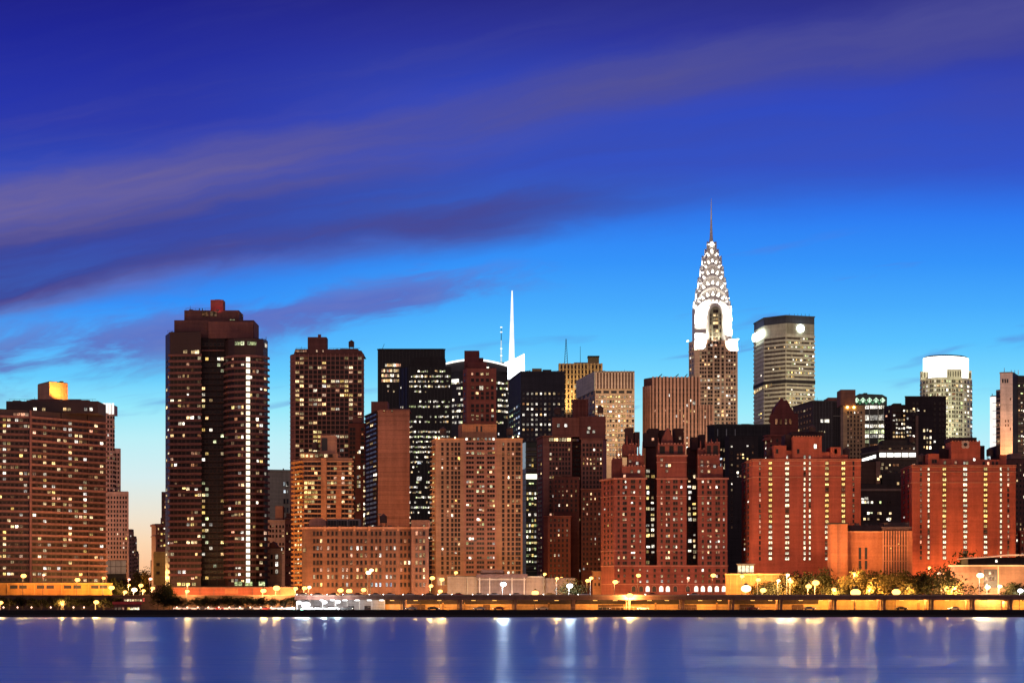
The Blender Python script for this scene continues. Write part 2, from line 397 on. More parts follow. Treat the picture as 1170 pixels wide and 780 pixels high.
def clutter(b, x0, x1, ytop, off=6, n=5, tank=True):
    """plant, ducts, rails and tanks on a roof"""
    mats = (wall(.16, .09, .07), wall(.10, .07, .06), wall(.24, .15, .11), DARKM)
    for i in range(n):
        w = rnd.uniform(.05, .16)*(x1-x0); x = rnd.uniform(x0 + 1, max(x0 + 1.1, x1 - w - 1)); h = rnd.uniform(.9, 2.8)
        b.block(x, x + w, ytop - h, ytop, rnd.choice(mats), off + rnd.uniform(0, 6), rnd.uniform(2, 5), rnd.choice(('roof_plant', 'duct', 'vent_housing')))
    if tank:
        x = rnd.uniform(x0 + 2, x1 - 3); p = b.pt(x, off + 3); bm = bmesh.new(); zt = b.z(ytop); r = 1.5
        for dx_, dy_ in ((-1, -1), (1, -1), (-1, 1), (1, 1)): tube(bm, (p.x + dx_, p.y + dy_, zt), (p.x + dx_, p.y + dy_, zt + 1.8), .12, .12, 5)
        legs = bm
        bm = bmesh.new(); tube(bm, (p.x, p.y, zt + 1.8), (p.x, p.y, zt + 4.4), r, r, 12); tube(bm, (p.x, p.y, zt + 4.4), (p.x, p.y, zt + 5.5), r*1.08, .1, 12); tk = from_bm('water_tank', bm, wall(.13, .07, .05), b.root); from_bm('tank_lattice', legs, DARKM, tk, False)
    a_, c_ = b.pt(x0 + .3, off), b.pt(x1 - .3, off); bm = bmesh.new(); zt = b.z(ytop)
    box(bm, a_.x, c_.x, a_.y, a_.y + .08, zt + .95, zt + 1.05)
    for i in range(int((c_.x - a_.x)/2.2) + 1): box(bm, a_.x + i*2.2, a_.x + i*2.2 + .08, a_.y, a_.y + .08, zt, zt + .96)
    from_bm('railing_lattice', bm, DARKM, b.root)
    if rnd.random() < .7: b.rod(rnd.uniform(x0+1, x1-1), ytop, ytop - rnd.uniform(3, 6), .09, .06, off, 'antenna')

_uw = {}
def unit_window(mt):
    if mt in _uw: return _uw[mt]
    bm = bmesh.new(); uvl = bm.loops.layers.uv.new('UVMap')
    f_ = [bm.verts.new(p) for p in ((-.5, -.5, -.5), (.5, -.5, -.5), (.5, -.5, .5), (-.5, -.5, .5))]
    g_ = [bm.verts.new(p) for p in ((-.5, .5, -.5), (.5, .5, -.5), (.5, .5, .5), (-.5, .5, .5))]
    fc = bm.faces.new(f_)
    for lp, uv in zip(fc.loops, ((0, 0), (1, 0), (1, 1), (0, 1))): lp[uvl].uv = uv
    for j in range(4): bm.faces.new((f_[j], g_[j], g_[(j+1) % 4], f_[(j+1) % 4]))
    me = bpy.data.meshes.new('window'); bm.to_mesh(me); bm.free(); me.materials.append(mt)
    _uw[mt] = me; return me

# ------------------------------------------------------------------ setting: water, ground, quay
def sheet(name, x0, x1, y0, y1, z, mat):
    bm = bmesh.new(); bm.faces.new([bm.verts.new(p) for p in ((x0, y0, z), (x1, y0, z), (x1, y1, z), (x0, y1, z))])
    o = from_bm(name, bm, mat); o['kind'] = 'structure'; return o
m, kk = new_mat('river_water')
tcn = kk.n('ShaderNodeTexCoord'); ob = tcn.outputs['Object']
mp = kk.n('ShaderNodeMapping'); kk.put(mp.inputs[0], ob); mp.inputs['Scale'].default_value = (0.006, 0.045, 1)
swell = kk.noise(mp.outputs[0], 1.0, 3, 0.55, 0.3)
mp2 = kk.n('ShaderNodeMapping'); kk.put(mp2.inputs[0], ob); mp2.inputs['Scale'].default_value = (0.018, 0.30, 1)
rip = kk.noise(mp2.outputs[0], 1.0, 4, 0.6)
bp = kk.n('ShaderNodeBump'); bp.inputs['Strength'].default_value = 1.0; bp.inputs['Distance'].default_value = 1.0
mp4 = kk.n('ShaderNodeMapping'); kk.put(mp4.inputs[0], ob); mp4.inputs['Scale'].default_value = (0.05, 0.12, 1)
midw = kk.noise(mp4.outputs[0], 1.0, 4, 0.6, 0.4)
kk.put(bp.inputs['Height'], kk.m('ADD', kk.m('MULTIPLY', midw, 0.55), kk.m('ADD', kk.m('MULTIPLY', swell, 0.45), kk.m('MULTIPLY', rip, 0.16))))
mp3 = kk.n('ShaderNodeMapping'); kk.put(mp3.inputs[0], ob); mp3.inputs['Scale'].default_value = (0.0022, 0.021, 1)
wind = kk.noise(mp3.outputs[0], 1.0, 3, 0.6)
rough = kk.m('ADD', 0.29, kk.m('MULTIPLY', kk.ss(wind, 0.35, 0.65), 0.10))
df = kk.n('ShaderNodeBsdfDiffuse'); df.inputs[0].default_value = (.04, .50, .86, 1)
gs = kk.n('ShaderNodeBsdfGlossy'); gs.inputs['Color'].default_value = (.76, .95, 1.0, 1); kk.put(gs.inputs['Roughness'], rough); kk.put(gs.inputs['Normal'], bp.outputs[0])
fr = kk.n('ShaderNodeFresnel'); fr.inputs['IOR'].default_value = 1.33; kk.put(fr.inputs['Normal'], bp.outputs[0])
mxw = kk.n('ShaderNodeMixShader'); kk.put(mxw.inputs[0], kk.m('MULTIPLY', fr.outputs[0], 0.80)); kk.put(mxw.inputs[1], df.outputs[0]); kk.put(mxw.inputs[2], gs.outputs[0])
finish_mat(kk, mxw.outputs[0])
WATER = m
sheet('river', -9000, 9000, -4000, 901, 0.0, WATER)
GROUND = plain('city_ground', .06, .055, .05, .9, .2)
sheet('ground', -9000, 9000, 901, 30000, GZ, GROUND)
# ------------------------------------------------------------------ city, left third
CONC = wall(.26, .112, .10); CONCD = wall(.125, .055, .05); BAND = wall(.19, .082, .075)
BRICKD = wall(.21, .082, .062); BRICKO = wall(.40, .155, .085); TAN = wall(.50, .27, .165); TAND = wall(.34, .19, .13)
RED = wall(.42, .095, .055); REDD = wall(.25, .05, .04); GREYC = wall(.26, .245, .20); PINKC = wall(.56, .34, .28)
BLACK = wall(.016, .014, .016, .5, .3, .3); STONE = wall(.52, .38, .26); LIME = wall(.60, .50, .34)
WARM = ('warm', 'warm', 'warm', 'white', 'gold', 'pink', 'dim', 'dim')
OFFICE = ('white', 'white', 'warm', 'green')

# slab of flats with a skewed front, floodlit plant room on its roof
b = Bldg('apartment_slab', 'broad brown apartment slab with an orange floodlit plant room on its roof', 1010, 60, 'apartment block')
SHADE = wall(.055, .028, .026, .5, .5, .3)  # darkness of the recesses between balcony bands, put into the wall colour
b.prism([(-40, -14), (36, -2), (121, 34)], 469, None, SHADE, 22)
b.block(7, 112, 455, 469, SHADE, 14, 20, 'penthouse')
b.block(36, 92, 452.5, 455.2, CONCD, 16, 16, 'penthouse')
ys = [477.0 + 6.72*i for i in range(28)]
for i, y in enumerate(ys): b.ring(y - 1.4, y + 1.0, 0.55, BAND if i % 4 else CONC, 'balcony_band')
xs0 = [0, 5, 10, 14, 19, 24, 29, 33.5]; xs1 = [39, 45, 51, 56, 61, 67, 74, 80, 87, 92, 97, 104, 109.5, 116]
for i, xs in ((0, xs0), (1, xs1)):
    b.grid(i, xs, [y + 3.6 for y in ys], 3.3, 3.0, .14, WARM, rowp=[.7, 1.2, .5, 1.4, .9], run=.25,
           fn=lambda r, c, i=i: rnd.choice(('warm', 'white', 'gold')) if (i == 1 and c in (2, 10, 7) and rnd.random() < .42) or (i == 0 and c == 1 and rnd.random() < .5) else 0)
for x in (34.5,): b.slab(0, x - 1.2, x + 1, 469, 668, 0.9, CONC, 'pier')
for x in (70, 100): b.slab(1, x - .5, x + .5, 469, 668, 0.5, SHADE, 'pier')
for x in (17, 21.5, 26, 30.5): b.win(0, x, 474, 3.6, 3.0, 'pink', .3)
for x in (40, 50, 74, 79, 98, 104): b.cells.append((b.pt(x, 13.9), 1.3, b.z(462.6), b.z(466), Vector((1, 0, 0)), Vector((0, -1, 0)), rnd.choice(('warm', 'white')), .12))
pr = b.prism([(43, 30), (56.5, 16), (77.5, 24)], 432, 455, wall(.50, .25, .13), 10, 'plant_room', False)
b.rod(60, 432, 430.5, 1.0, .9, 20, 'vent')
clutter(b, 10, 110, 455, 16, 9, False)
b.done()

b = Bldg('garage_podium', 'long low garage wall lit amber with a row of dark openings', 968, 62, 'parking garage')
b.prism([(-14, 0), (128, 0)], 665.5, None, wall(.44, .20, .045), 26)
b.ring(665.5, 667, .35, wall(.5, .26, .07), 'parapet')
for x0 in (11.5, 22, 42, 53, 73, 84, 104, 114): b.slab(0, x0, x0 + 8.6, 668.2, 672, .03, DARKM, 'opening', .05)
for x0 in (9, 40, 71, 102): b.slab(0, x0 - 1, x0, 667, 679, .3, wall(.5, .25, .06), 'pier')

b = Bldg('pale_tower', 'pale stepped tower with a white lit columned top', 1250, 127, 'tower')
b.prism([(108, 14), (121, 0), (131, 5)], 472, None, PINKC, 22)
b.block(110, 130, 461, 472, PINKC, 8, 12, 'lantern_core')
for x in (112.2, 115.5, 118.6, 121.8, 125, 128.6):
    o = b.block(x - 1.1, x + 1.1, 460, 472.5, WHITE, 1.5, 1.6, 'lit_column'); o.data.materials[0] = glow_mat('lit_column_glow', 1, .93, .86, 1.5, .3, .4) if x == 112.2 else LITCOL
    LITCOL = o.data.materials[0]
b.grid(1, [123.5, 127, 130], [476 + 5.2*i for i in range(34)], 1.6, 2.2, .12, WARM)
b.chain = None
b.prism([(129, 6), (138, 9)], 511.5, None, PINKC, 24); b.grid(0, [132, 135.2], [518 + 5.2*i for i in range(26)], 1.5, 2.2, .12, WARM)
b.prism([(121, -1), (147, 2)], 561.5, None, wall(.46, .26, .20), 24)
b.grid(0, [124, 127.4, 130.8, 134.2, 137.6, 141, 144], [568 + 5.2*i for i in range(17)], 1.4, 2.2, .1, WARM)
b.done()
b = Bldg('white_marquee', 'white sheet covered scaffold at the foot of the pale stepped tower', 1130, 133, 'hoarding')
b.prism([(121, 0), (144, 0)], 640, 655, wall(.55, .58, .58), 8, 'sheeting'); b.ring(646.5, 647.2, .1, STEEL, 'rail')
for x in (126, 132, 138): b.slab(0, x, x+.4, 640, 655, .12, STEEL, 'pole')
b.slab(0, 122, 143, 655, 690, -.4, DARKM, 'scaffold_base', 4)
for (x0, x1, tp, Yd, lab) in ((145.5, 153, 607, 1500, 'dark brick block seen in the street gap beside the pale tower'), (151, 156.5, 615, 1700, 'lower brick block deeper in the street gap'),
                              (155, 159, 632, 2000, 'low far block at the end of the street gap'), (172, 178, 640, 1600, 'low dark block just behind the yellow lit gable')):
    b = Bldg('brick_block', lab, Yd, (x0+x1)/2, 'building')
    b.prism([(x0, 0), (x1, 2)], tp, None, wall(.33, .17, .13), 20); b.grid(0, span(x0+1.2, x1-1, 3), [tp+5+4.5*i for i in range(int((668-tp)/4.5))], .9, 1.6, .18, WARM)
    b.block(x0+1.5, x1-2.5, tp-3, tp, BRICKD, 3, 8); b.done()

b = Bldg('corner_house', 'small old house with a yellow lit blank gable beside the tall balconied tower', 1160, 183, 'building')
b.prism([(173, 8), (178, 0), (194, 0)], 598.5, None, CONC, 26)
b.ring(598.5, 601, .5, CONC, 'cornice'); b.ring(612, 613, .3, CONC, 'belt_course')
b.grid(1, [181, 184.5, 188, 191], [604, 609.5, 617, 623], 1.7, 2.6, .5, ('warm', 'gold', 'dim'))
b.slab(1, 175.8, 193.5, 630, 668, 1.2, wall(.62, .42, .14), 'gable_wall')
for y in (644.5, 654): b.win(1, 181, y, 4, 3.4, None, 1.3)
b.block(183.5, 185, 591, 598.5, BRICKD, 3, 2, 'chimney')
b.done()
b = Bldg('narrow_tower', 'narrow brown tower edge showing behind the corner house', 1300, 187, 'building')
b.prism([(184.5, 0), (192, 0)], 562, None, CONCD, 16); b.grid(0, [186.2, 188.6], [567+6*i for i in range(15)], 1.2, 2.4, .15, WARM); b.done()

# the tallest balconied tower
b = Bldg('balconied_tower', 'tallest brown balconied tower with stepped top and one bright white stair strip', 1100, 248, 'apartment tower')
b.prism([(189, 16), (194, 2), (229.5, 0)], 379, None, wall(.05, .024, .022, .5, .5, .3), 30, 'wing')  # wing wall darkened in colour to stand for recesses between bands
cl = b.chain
b.prism([(229.5, 5), (257.5, 5)], 385, None, wall(.020, .012, .012, .6, .3, .15), 20, 'core')
cc = b.chain
b.prism([(257.5, 3), (261, -2.5), (268, -6), (280, -7.5), (292, -6), (301, -2.5), (306, 4)], 388.5, None, wall(.05, .024, .022, .5, .5, .3), 26, 'wing')  # same recess darkness put into this wing's wall colour
cr = b.chain
b.block(199, 290, 364, 386, CONCD, 6, 22, 'upper_storey', True); b.block(238, 289, 366, 385, wall(.19, .078, .068), 5, 8, 'upper_storey')
b.block(210.5, 273, 352, 364, CONCD, 8, 18, 'upper_storey', True)
b.block(240.5, 255, 339, 352, wall(.26, .09, .075), 11, 8, 'water_tank_house')
bm = bmesh.new(); p0, p1 = b.pt(240.5, 12), b.pt(255, 12); tube(bm, ((p0.x+p1.x)/2, p0.y+5, b.z(339)), ((p0.x+p1.x)/2, p0.y+5, b.z(337.3)), 2.0, 1.8, 12); from_bm('tank_lid', bm, CONCD, b.root)
for x in (224.5, 228): b.rod(x, 352, 349, .25, .2, 10, 'flue')
b.rod(303.5, 388.5, 384, .1, .1, 2, 'antenna'); b.rod(299, 388.5, 385.5, .1, .1, 2, 'antenna')
ys = [405.5 + 6.78*i for i in range(38)]
for y in ys:
    b.ring(y - 1.4, y + 1.2, .65, BAND, 'balcony_band', cl[1:]); b.ring(y - 1.4 + 3, y + 1.2 + 3, .75, BAND, 'balcony_band', cr)
b.chain = cl
b.grid(0, [190.5, 192.6], [y + 3.4 for y in ys], 1.2, 3, .15, ('warm',))
b.grid(1, [196.5, 201, 205.5, 210, 215, 220, 224, 227.5], [y + 3.4 for y in ys], 3.4, 3.4, .10, WARM, rowp=[.4, 1.2, .8, 2.0, .3], run=.3)
b.chain = cc
b.grid(0, [232.5, 236.4, 241, 245.4, 250, 254], [392, *[y + 3.2 for y in ys]], 3.2, 3.2, .0, WARM, run=.3,
       fn=lambda r, c: (rnd.choice(('white', 'warm', 'gold', 'warm', 'white', 'green')) if rnd.random() < (.55 if r in (1,) else (.30 if c < 2 else .10) * (1.7 if r > 22 else 1)) else None))
for x in (238.8, 248): b.slab(0, x-.2, x+.2, 386, 668, .3, DARKM, 'mullion')
b.slab(0, 230.5, 256.5, 398.5, 399.6, .5, CONC, 'belt_course')
b.chain = cr
f5 = [y + 6.5 for y in ys]
b.grid(1, [262.5, 266], f5, 3, 3.3, .14, WARM, run=.4); b.grid(2, [270, 273.6, 277], f5, 3, 3.3, .10, WARM, run=.3)
b.grid(4, [294, 298], f5, 3.2, 3.3, .20, WARM, run=.4); b.grid(5, [303], f5, 2.6, 3.3, .15, WARM)
b.grid(3, [286.8, 290], f5, 2.6, 3.3, .05, WARM)
for y in f5: b.win(3, 283, y + .3, 4.2, 4.7, 'stair', 1.0)
for (x0, x1) in ((266.5, 279), (282, 298), (301.3, 304.5)):
    i = 2 if x0 < 270 else 3 if x0 < 290 else 5
    A = b.on(i, x0); 
for x in (270.5, 274, 277.5): b.win(2, x, 394, 3.2, 4, 'green', .5)
for x in (284, 287.5, 291): b.win(3, x, 394, 3.2, 4, 'green', .5)
b.win(5, 303, 394.5, 2, 4.5, 'white', .5)
b.chain = cc
for x, y in ((212, 401.5), (221, 402), (225.5, 402)):
    b.chain = cl; b.win(1, x, y, 4, 3.6, 'warm', .8)
for x in (234.5, 244): b.cells.append((b.pt(x, 8), 2.9, b.z(353.5), b.z(358.5), Vector((1, 0, 0)), Vector((0, -1, 0)), 'dim', .15))
b.cells.append((b.pt(265.5, 8), 2.2, b.z(362.5), b.z(365.2), Vector((1, 0, 0)), Vector((0, -1, 0)), 'green', .15))
b.chain = cr
for i, x in ((2, 273), (3, 284), (4, 298)): b.win(i, x, 666.5, 8 if i < 4 else 6, 4.6, 'green', .9)
b.chain = cl
for x in (205, 210, 215, 222): b.win(1, x, 667, 3.6, 3.4, 'gold', .9)
clutter(b, 191, 199, 379, 4, 2, False)
clutter(b, 212, 240, 352, 9, 3, False)
clutter(b, 291, 305, 388.5, 4, 3, False)
b.done(DARKG := dark_glass('deep_balcony_shade', .012, .006, .006, .4, .3))
b = Bldg('red_podium', 'low reddish terrace wall at the foot of the tallest balconied tower', 1030, 262, 'podium')
b.prism([(196, 0), (336, 0)], 670.2, None, wall(.42, .12, .08), 30); b.ring(670.2, 671.4, .3, CONC, 'coping')
b.slab(0, 257, 272, 671.8, 678, .4, wall(.50, .2, .11), 'entrance_block')
for x in (212, 228, 244, 288, 304, 320): b.slab(0, x, x+.9, 671.4, 682, .25, CONC, 'pier')

b = Bldg('grey_block', 'plain grey blank walled block between the balconied tower and the gridded brown tower', 1420, 318, 'building')
b.prism([(300, 0), (334, 4)], 536.5, None, GREYC, 22); b.ring(536.5, 538.5, .3, GREYC, 'parapet')
b.grid(0, [325, 328.5], [552, 562, 572, 582], 2, 5, .2, ('cool', 'white')); b.win(0, 328, 553.5, 2.4, 3.4, 'white'); b.rod(323, 536.5, 534.5, .4, .4); b.done(GLG)
b = Bldg('pink_block', 'small pinkish block with a stepped roof beside the blank grey block', 1250, 315, 'building')
b.prism([(303, 0), (326, 0)], 593.5, None, PINKC, 20); b.ring(593.5, 595, .4, PINKC, 'cornice'); b.ring(616, 617, .3, PINKC, 'belt_course')
b.block(314.5, 323, 577.5, 593.5, wall(.45, .2, .13), 2, 8, 'stair_tower')
b.grid(0, [309, 312, 316, 320, 323.5], [601, 606, 612, 621, 626, 631], 1.5, 2.4, .15, ('pink', 'cool', 'warm')); b.done()
b = Bldg('cream_house', 'narrow cream house with three bright windows one above another', 1120, 314, 'building')
b.prism([(306, 0), (322, 0)], 626, None, wall(.5, .3, .2), 14)
b.profile([(306, 626), (308, 622), (312, 618), (317, 624), (322, 626)], 1, 10, BRICKD, 'gable_roof')
for y in (635.5, 644, 652.5): b.win(0, 316.2, y, 2.7, 5, 'white')
for y in (635.5, 644, 652.5): b.win(0, 310.5, y, 2, 4.4, None)
b.win(0, 322, 627, 0.5, 3, 'white'); b.done()
b = Bldg('brown_wall_block', 'tall blank reddish brown party wall beside the orange balcony column', 1180, 331, 'building')
b.prism([(325.5, 0), (338, 0)], 591, None, wall(.34, .12, .085), 20); b.grid(0, [328, 331], [600+9*i for i in range(7)], 1, 2, .15, WARM); b.ring(591, 592.4, .4, CONC, 'coping')
b.block(327, 332, 586, 591, BRICKD, 2, 6, 'stair_tower'); b.done()

# gridded brown tower
b = Bldg('gridded_tower', 'dark brown tower with a fine pale grid and a square chimney room on top', 1250, 374, 'apartment tower')
b.prism([(331.5, 7), (337, 0), (416, 0)], 404, None, BRICKD, 30)
b.profile([(335.5, 404.5), (337.5, 398.2), (388, 398.5), (413, 400), (415.5, 404.5)], 1.5, 24, BRICKD, 'attic')
b.block(351.5, 373, 384, 399, wall(.19, .075, .06), 4, 10, 'plant_room'); b.block(363.2, 366.6, 380.5, 384, BRICKD, 6, 2, 'chimney')
b.block(388.5, 409, 397, 400, BRICKD, 5, 9, 'plant_room')
ys = [406.6 + 5.25*i for i in range(52)]
xs = [339.5 + 5.1*i for i in range(15)]
for i, y in enumerate(ys[::1]):
    b.ring(y - .35, y + .35, .22, wall(.38, .17, .13), 'floor_band')
for x in [337.2 + 5.1*i for i in range(16)]: b.slab(1, x - .35, x + .35, 404, 690, .3, wall(.44, .20, .145), 'pier')
def fnC(r, c):
    if r in (2, 9, 14, 20) and c in (4, 5, 3) and rnd.random() < .7: return 'warm'
    if 16 <= r <= 22 and c in (4, 5) and rnd.random() < .8: return 'gold'
    if c < 2 and rnd.random() < .35: return 'warm'
    if c in (6, 11, 12, 14) and rnd.random() < .33: return rnd.choice(('warm', 'pink', 'gold'))
    return 0
b.grid(1, [x + .2 for x in xs], [y + 2.6 for y in ys[:36]], 4.0, 2.9, .07, WARM, run=.4, fn=fnC)
for x in (338.5, 340.5, 342.6, 344.8, 347, 349.5, 362, 369): b.cells.append((b.pt(x, 1.4), .7, b.z(401.8), b.z(399.4), Vector((1, 0, 0)), Vector((0, -1, 0)), 'pink', .2))
clutter(b, 376, 412, 398.6, 5, 5)
clutter(b, 338, 351, 398.3, 5, 2, False)
b.done()
b = Bldg('recessed_block', 'dark brick block showing two columns of bright windows beside the blank brick slab', 1140, 412, 'building')
b.prism([(398, 0), (424, 0)], 483.5, None, wall(.21, .07, .05), 20)
b.block(403, 414, 476, 483.5, BRICKD, 2, 8, 'plant_room')
b.grid(0, [409, 410.8], [516, 534] + [544.5+5.2*i for i in range(3)] + [576.5, 581.5], 2.0, 3.6, .8, ('warm', 'white', 'gold'))
b.grid(0, [416, 418.2], [533, 540.5, 550.5, 555.5, 561, 566, 576, 581, 588, 593, 598], 2.0, 4.4, .85, ('white', 'warm'))
b.grid(0, [401, 404.5], [490 + 5.25*i for i in range(20)], 2.6, 3, .14, WARM); b.grid(0, [414], [490 + 5.25*i for i in range(8)], 3.2, 3, .3, WARM); clutter(b, 399, 403, 483.5, 3, 1, False); b.done()

# orange lit balcony block
b = Bldg('terraced_block', 'apartment block with an orange lit column of corner balconies and pale floor bands', 1040, 370, 'apartment block')
b.prism([(335, 13), (347, 0), (402.5, 0)], 523, None, wall(.44, .20, .11), 26)
b.block(343, 386, 517.5, 523, wall(.46, .22, .13), .6, 20, 'upper_storey', True)
b.block(366, 383, 496.5, 517.5, wall(.42, .20, .13), 3, 10, 'water_tank_house'); b.block(367.4, 374, 500, 514, DARKM, 2.6, 1, 'louvre')
ys = [527 + 5.4*i for i in range(27)]
for y in ys:
    b.ring(y - .9, y + .7, .8, wall(.50, .24, .14), 'balcony_band')
    bm = bmesh.new(); a_, c_ = b.pt(336.5, 11), b.pt(346.5, .2)
    extrude_poly(bm, [(a_.x-1.2, a_.y-1.4, b.z(y+1.6)), (c_.x-.6, c_.y-1.8, b.z(y+1.6)), (c_.x+.3, c_.y+.2, b.z(y+1.6)), (a_.x+.6, a_.y+1, b.z(y+1.6))], (0, 0, b.z(y-.8)-b.z(y+1.6)))
    from_bm('corner_balcony', bm, wall(.66, .28, .08), b.root)
b.slab(1, 367, 373, 523, 596, 1.0, wall(.46, .20, .11), 'pier'); b.slab(1, 384, 390, 558, 600, 1.1, wall(.46, .18, .10), 'pier')
b.grid(1, [349.5, 353.5, 357.5, 361, 365], [y + 2.6 for y in ys[:14]], 3.2, 3.2, .12, ('gold', 'warm'), fn=lambda r, c: 'gold' if r in (4, 5, 6, 7, 8) and c < 3 and rnd.random() < .75 else 0)
b.grid(1, [375.5, 379.5, 383, 392, 396, 400], [y + 2.6 for y in ys[:14]], 3, 3.0, .16, WARM, fn=lambda r, c: 'warm' if c == 5 and rnd.random() < .6 else 0)
b.grid(1, [346, 351, 356, 361.5, 367, 372.5, 378], [520.4], 3.6, 3.2, .5, ('warm', 'gold'), proud=.9)
b.grid(0, [338, 341, 344], [y + 2.8 for y in ys], 1.6, 2.4, .3, ('warm', 'gold'))
for x in (340, 344, 348, 351): b.win(1, x, 515.6, 1.8, 2.4, 'warm', .9) if False else None
clutter(b, 345, 366, 517.5, 4, 3)
b.done()
b = Bldg('brick_slab', 'tall blank brick slab with horizontal joints and dark balconies on its edge', 1085, 445, 'apartment block')
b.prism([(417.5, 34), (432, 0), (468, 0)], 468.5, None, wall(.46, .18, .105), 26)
b.block(424, 443, 456, 469, wall(.24, .09, .06), 12, 14, 'plant_room'); b.block(433, 468, 467, 468.6, wall(.34, .13, .08), .8, 20, 'parapet')
ys = [470 + 5.3*i for i in range(26)]
for y in ys: b.slab(1, 432.4, 467.8, y - .16, y + .16, .06, wall(.24, .09, .06), 'joint_stripe')
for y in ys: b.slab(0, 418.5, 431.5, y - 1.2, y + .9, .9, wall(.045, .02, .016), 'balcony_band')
b.slab(0, 417.8, 431.6, 470, 668, .2, wall(.06, .026, .02), 'dark_flank'); b.grid(0, [421, 425, 429], [y + 2.8 for y in ys], 3.4, 3, .13, WARM, proud=.35)  # dark slab over the side wall, its shade put into the colour
for x in (439, 448): b.win(1, x, 469.3, 1.2, 1.4, 'warm', 1.2)
clutter(b, 444, 467, 467, 4, 4, False)
b.done()
b = Bldg('warehouse_block', 'wide low reddish brown block with eight rows of small paired windows', 962, 417, 'building')
b.prism([(345, 6), (349, 0), (470, 0), (470.1, -2), (490, -2)], 601.5, None, wall(.17, .075, .052), 34)
b.block(470, 490, 594, 601.5, wall(.18, .078, .054), -2, 20, 'corner_tower')
b.profile([(353, 601.5), (353, 594.5), (356, 591.5), (361, 590.5), (367, 591), (372, 594), (373, 601.5)], 5, 12, wall(.46, .2, .13), 'roof_house')
for x0, x1 in ((374, 385), (386, 398), (399, 411)):
    b.block(x0, x1, 592, 601.5, wall(.30, .24, .20), 6, 10, 'roof_house')
    for k_ in range(3): b.cells.append((b.pt(x0 + 2 + 3.4*k_, 5.9), .9, b.z(599.5), b.z(594), Vector((1, 0, 0)), Vector((0, -1, 0)), None, .1))
b.ring(601.5, 604, .3, wall(.44, .19, .12), 'parapet')
for x in (371, 388, 405, 422, 438, 455): b.slab(1, x-1.1, x+1.1, 601, 606, .55, wall(.46, .2, .12), 'pier')
ys = [609, 617.5, 625.7, 634, 642.3, 650.5, 658.5, 667.5]
xs = [v + d for v in (357, 372, 389.5, 406, 423, 440, 457) for d in (0, 4.2, 8.4)]
xs = [359, 363, 367, 375, 380, 384.5, 392, 396.5, 401.5, 408.5, 413, 418, 425, 430, 434.5, 442, 446.5, 451, 458.5, 463, 467.5]
rp = [0, .25, .5, .45, .35, .6, .6, .25]
def fnW(r, c):
    if r == 2 and c in (9, 10): return 'white'
    if r == 7 and 12 <= c <= 16: return 'cool'
    return 0
b.grid(1, xs, ys, 2.1, 4.2, .55, ('pink', 'warm', 'dim', 'pink', 'white', 'gold'), rowp=rp, fn=fnW)
b.grid(3, [476, 480.5, 484.5], ys, 2.1, 4.4, .3, ('warm', 'pink'), fn=lambda r, c: 'warm' if c > 0 and 1 <= r <= 6 and rnd.random() < .75 else 0)
b.win(3, 484.5, 602, 2.1, 4.4, 'warm'); b.win(0, 348, 628, 2.4, 3.6, 'warm')
clutter(b, 412, 469, 601.5, 6, 7)
b.done()

# black office towers
MULL = plain('dark_mullion', .05, .045, .045, .4, .4)
b = Bldg('black_office_slab', 'plain black flat topped office tower with three lit floors near its corner', 1700, 470, 'office tower')
b.prism([(431.5, 0), (508.5, 0)], 398.5, None, BLACK, 34); b.ring(398.5, 400, .4, wall(.03, .025, .025), 'coping')
b.rod(436.5, 398.5, 392.5, .15, .15, 2, 'antenna', None, 439)
for r, y in enumerate((417, 423.2, 428.8, 434.6)):
    for x in span(437, 457, 11):
        if r == 0 and x < 441 or abs(x - 446) < .8: continue
        b.win(0, x, y, 1.7, 3.2, rnd.choice(('warm', 'pink', 'white', 'warm')))
b.win(0, 443.6, 440.8, 2.6, 2.6, 'white'); b.win(0, 450, 447, 1.6, 2, 'warm'); b.win(0, 443.5, 446.5, 1, 1.6, 'pink')
for x in span(433, 507, 20): b.slab(0, x-.15, x+.15, 400, 690, .25, MULL, 'mullion')
b.done(GLB)
b = Bldg('chamfered_office_tower', 'black office tower with clipped top corners and bright fluorescent floors', 1560, 490, 'office tower')
b.prism([(456, 10), (466.5, 0), (516, 0)], 419, None, BLACK, 36)
b.profile([(466.5, 419), (471, 410), (478, 407), (508, 407), (508, 419)], .5, 30, wall(.035, .03, .03), 'crown')
b.slab(1, 484, 501, 406, 406.6, 1.2, wall(.3, .25, .2), 'sign_band') if False else None
for x in span(457.5, 515.5, 16):
    i = 0 if x < 466 else 1; b.slab(i, x-.15, x+.15, 419, 690, .3, MULL, 'mullion')
ys = [424 + 5.75*i for i in range(40)]
xs = [468.5 + 1.95*i for i in range(24)]
rp = [.35, .45, .45, .6, .05, .05, .28, .5, .2, .25, .3, .02, .98, .96, .55, .9, .75, .1, .55, .1, .1, .1, .08, .2, .35, .3, .25, .45, .15, .1, .3, .1, .1, .2, .3, .1, .1, .2, .1, .1]
b.grid(1, xs, ys, 1.75, 2.2, 1.0, ('white', 'white', 'green', 'warm'), rowp=rp, run=.35, dark=False)
b.grid(0, [458, 460.5, 463], ys, 1.8, 2.2, .5, ('white', 'green'), rowp=rp, dark=False)
b.win(1, 479, 546.5, 5.5, 4.4, 'white'); b.win(1, 479, 528, 4, 3, 'cool')
b.done(GLB)
b = Bldg('curved_roof_office_tower', 'dark glass office tower with a white lit curving roof edge', 1850, 545, 'office tower')
b.prism([(508, 12), (524, 2), (545, 0), (562, 2), (580, 10)], 424, None, wall(.03, .03, .036, .4), 30)
pts = [(508, 424)] + [(508 + 72*i/16, 419.5 - 8.5*math.sin(math.pi*(i/16*.8+.14))) for i in range(17)] + [(580, 424)]
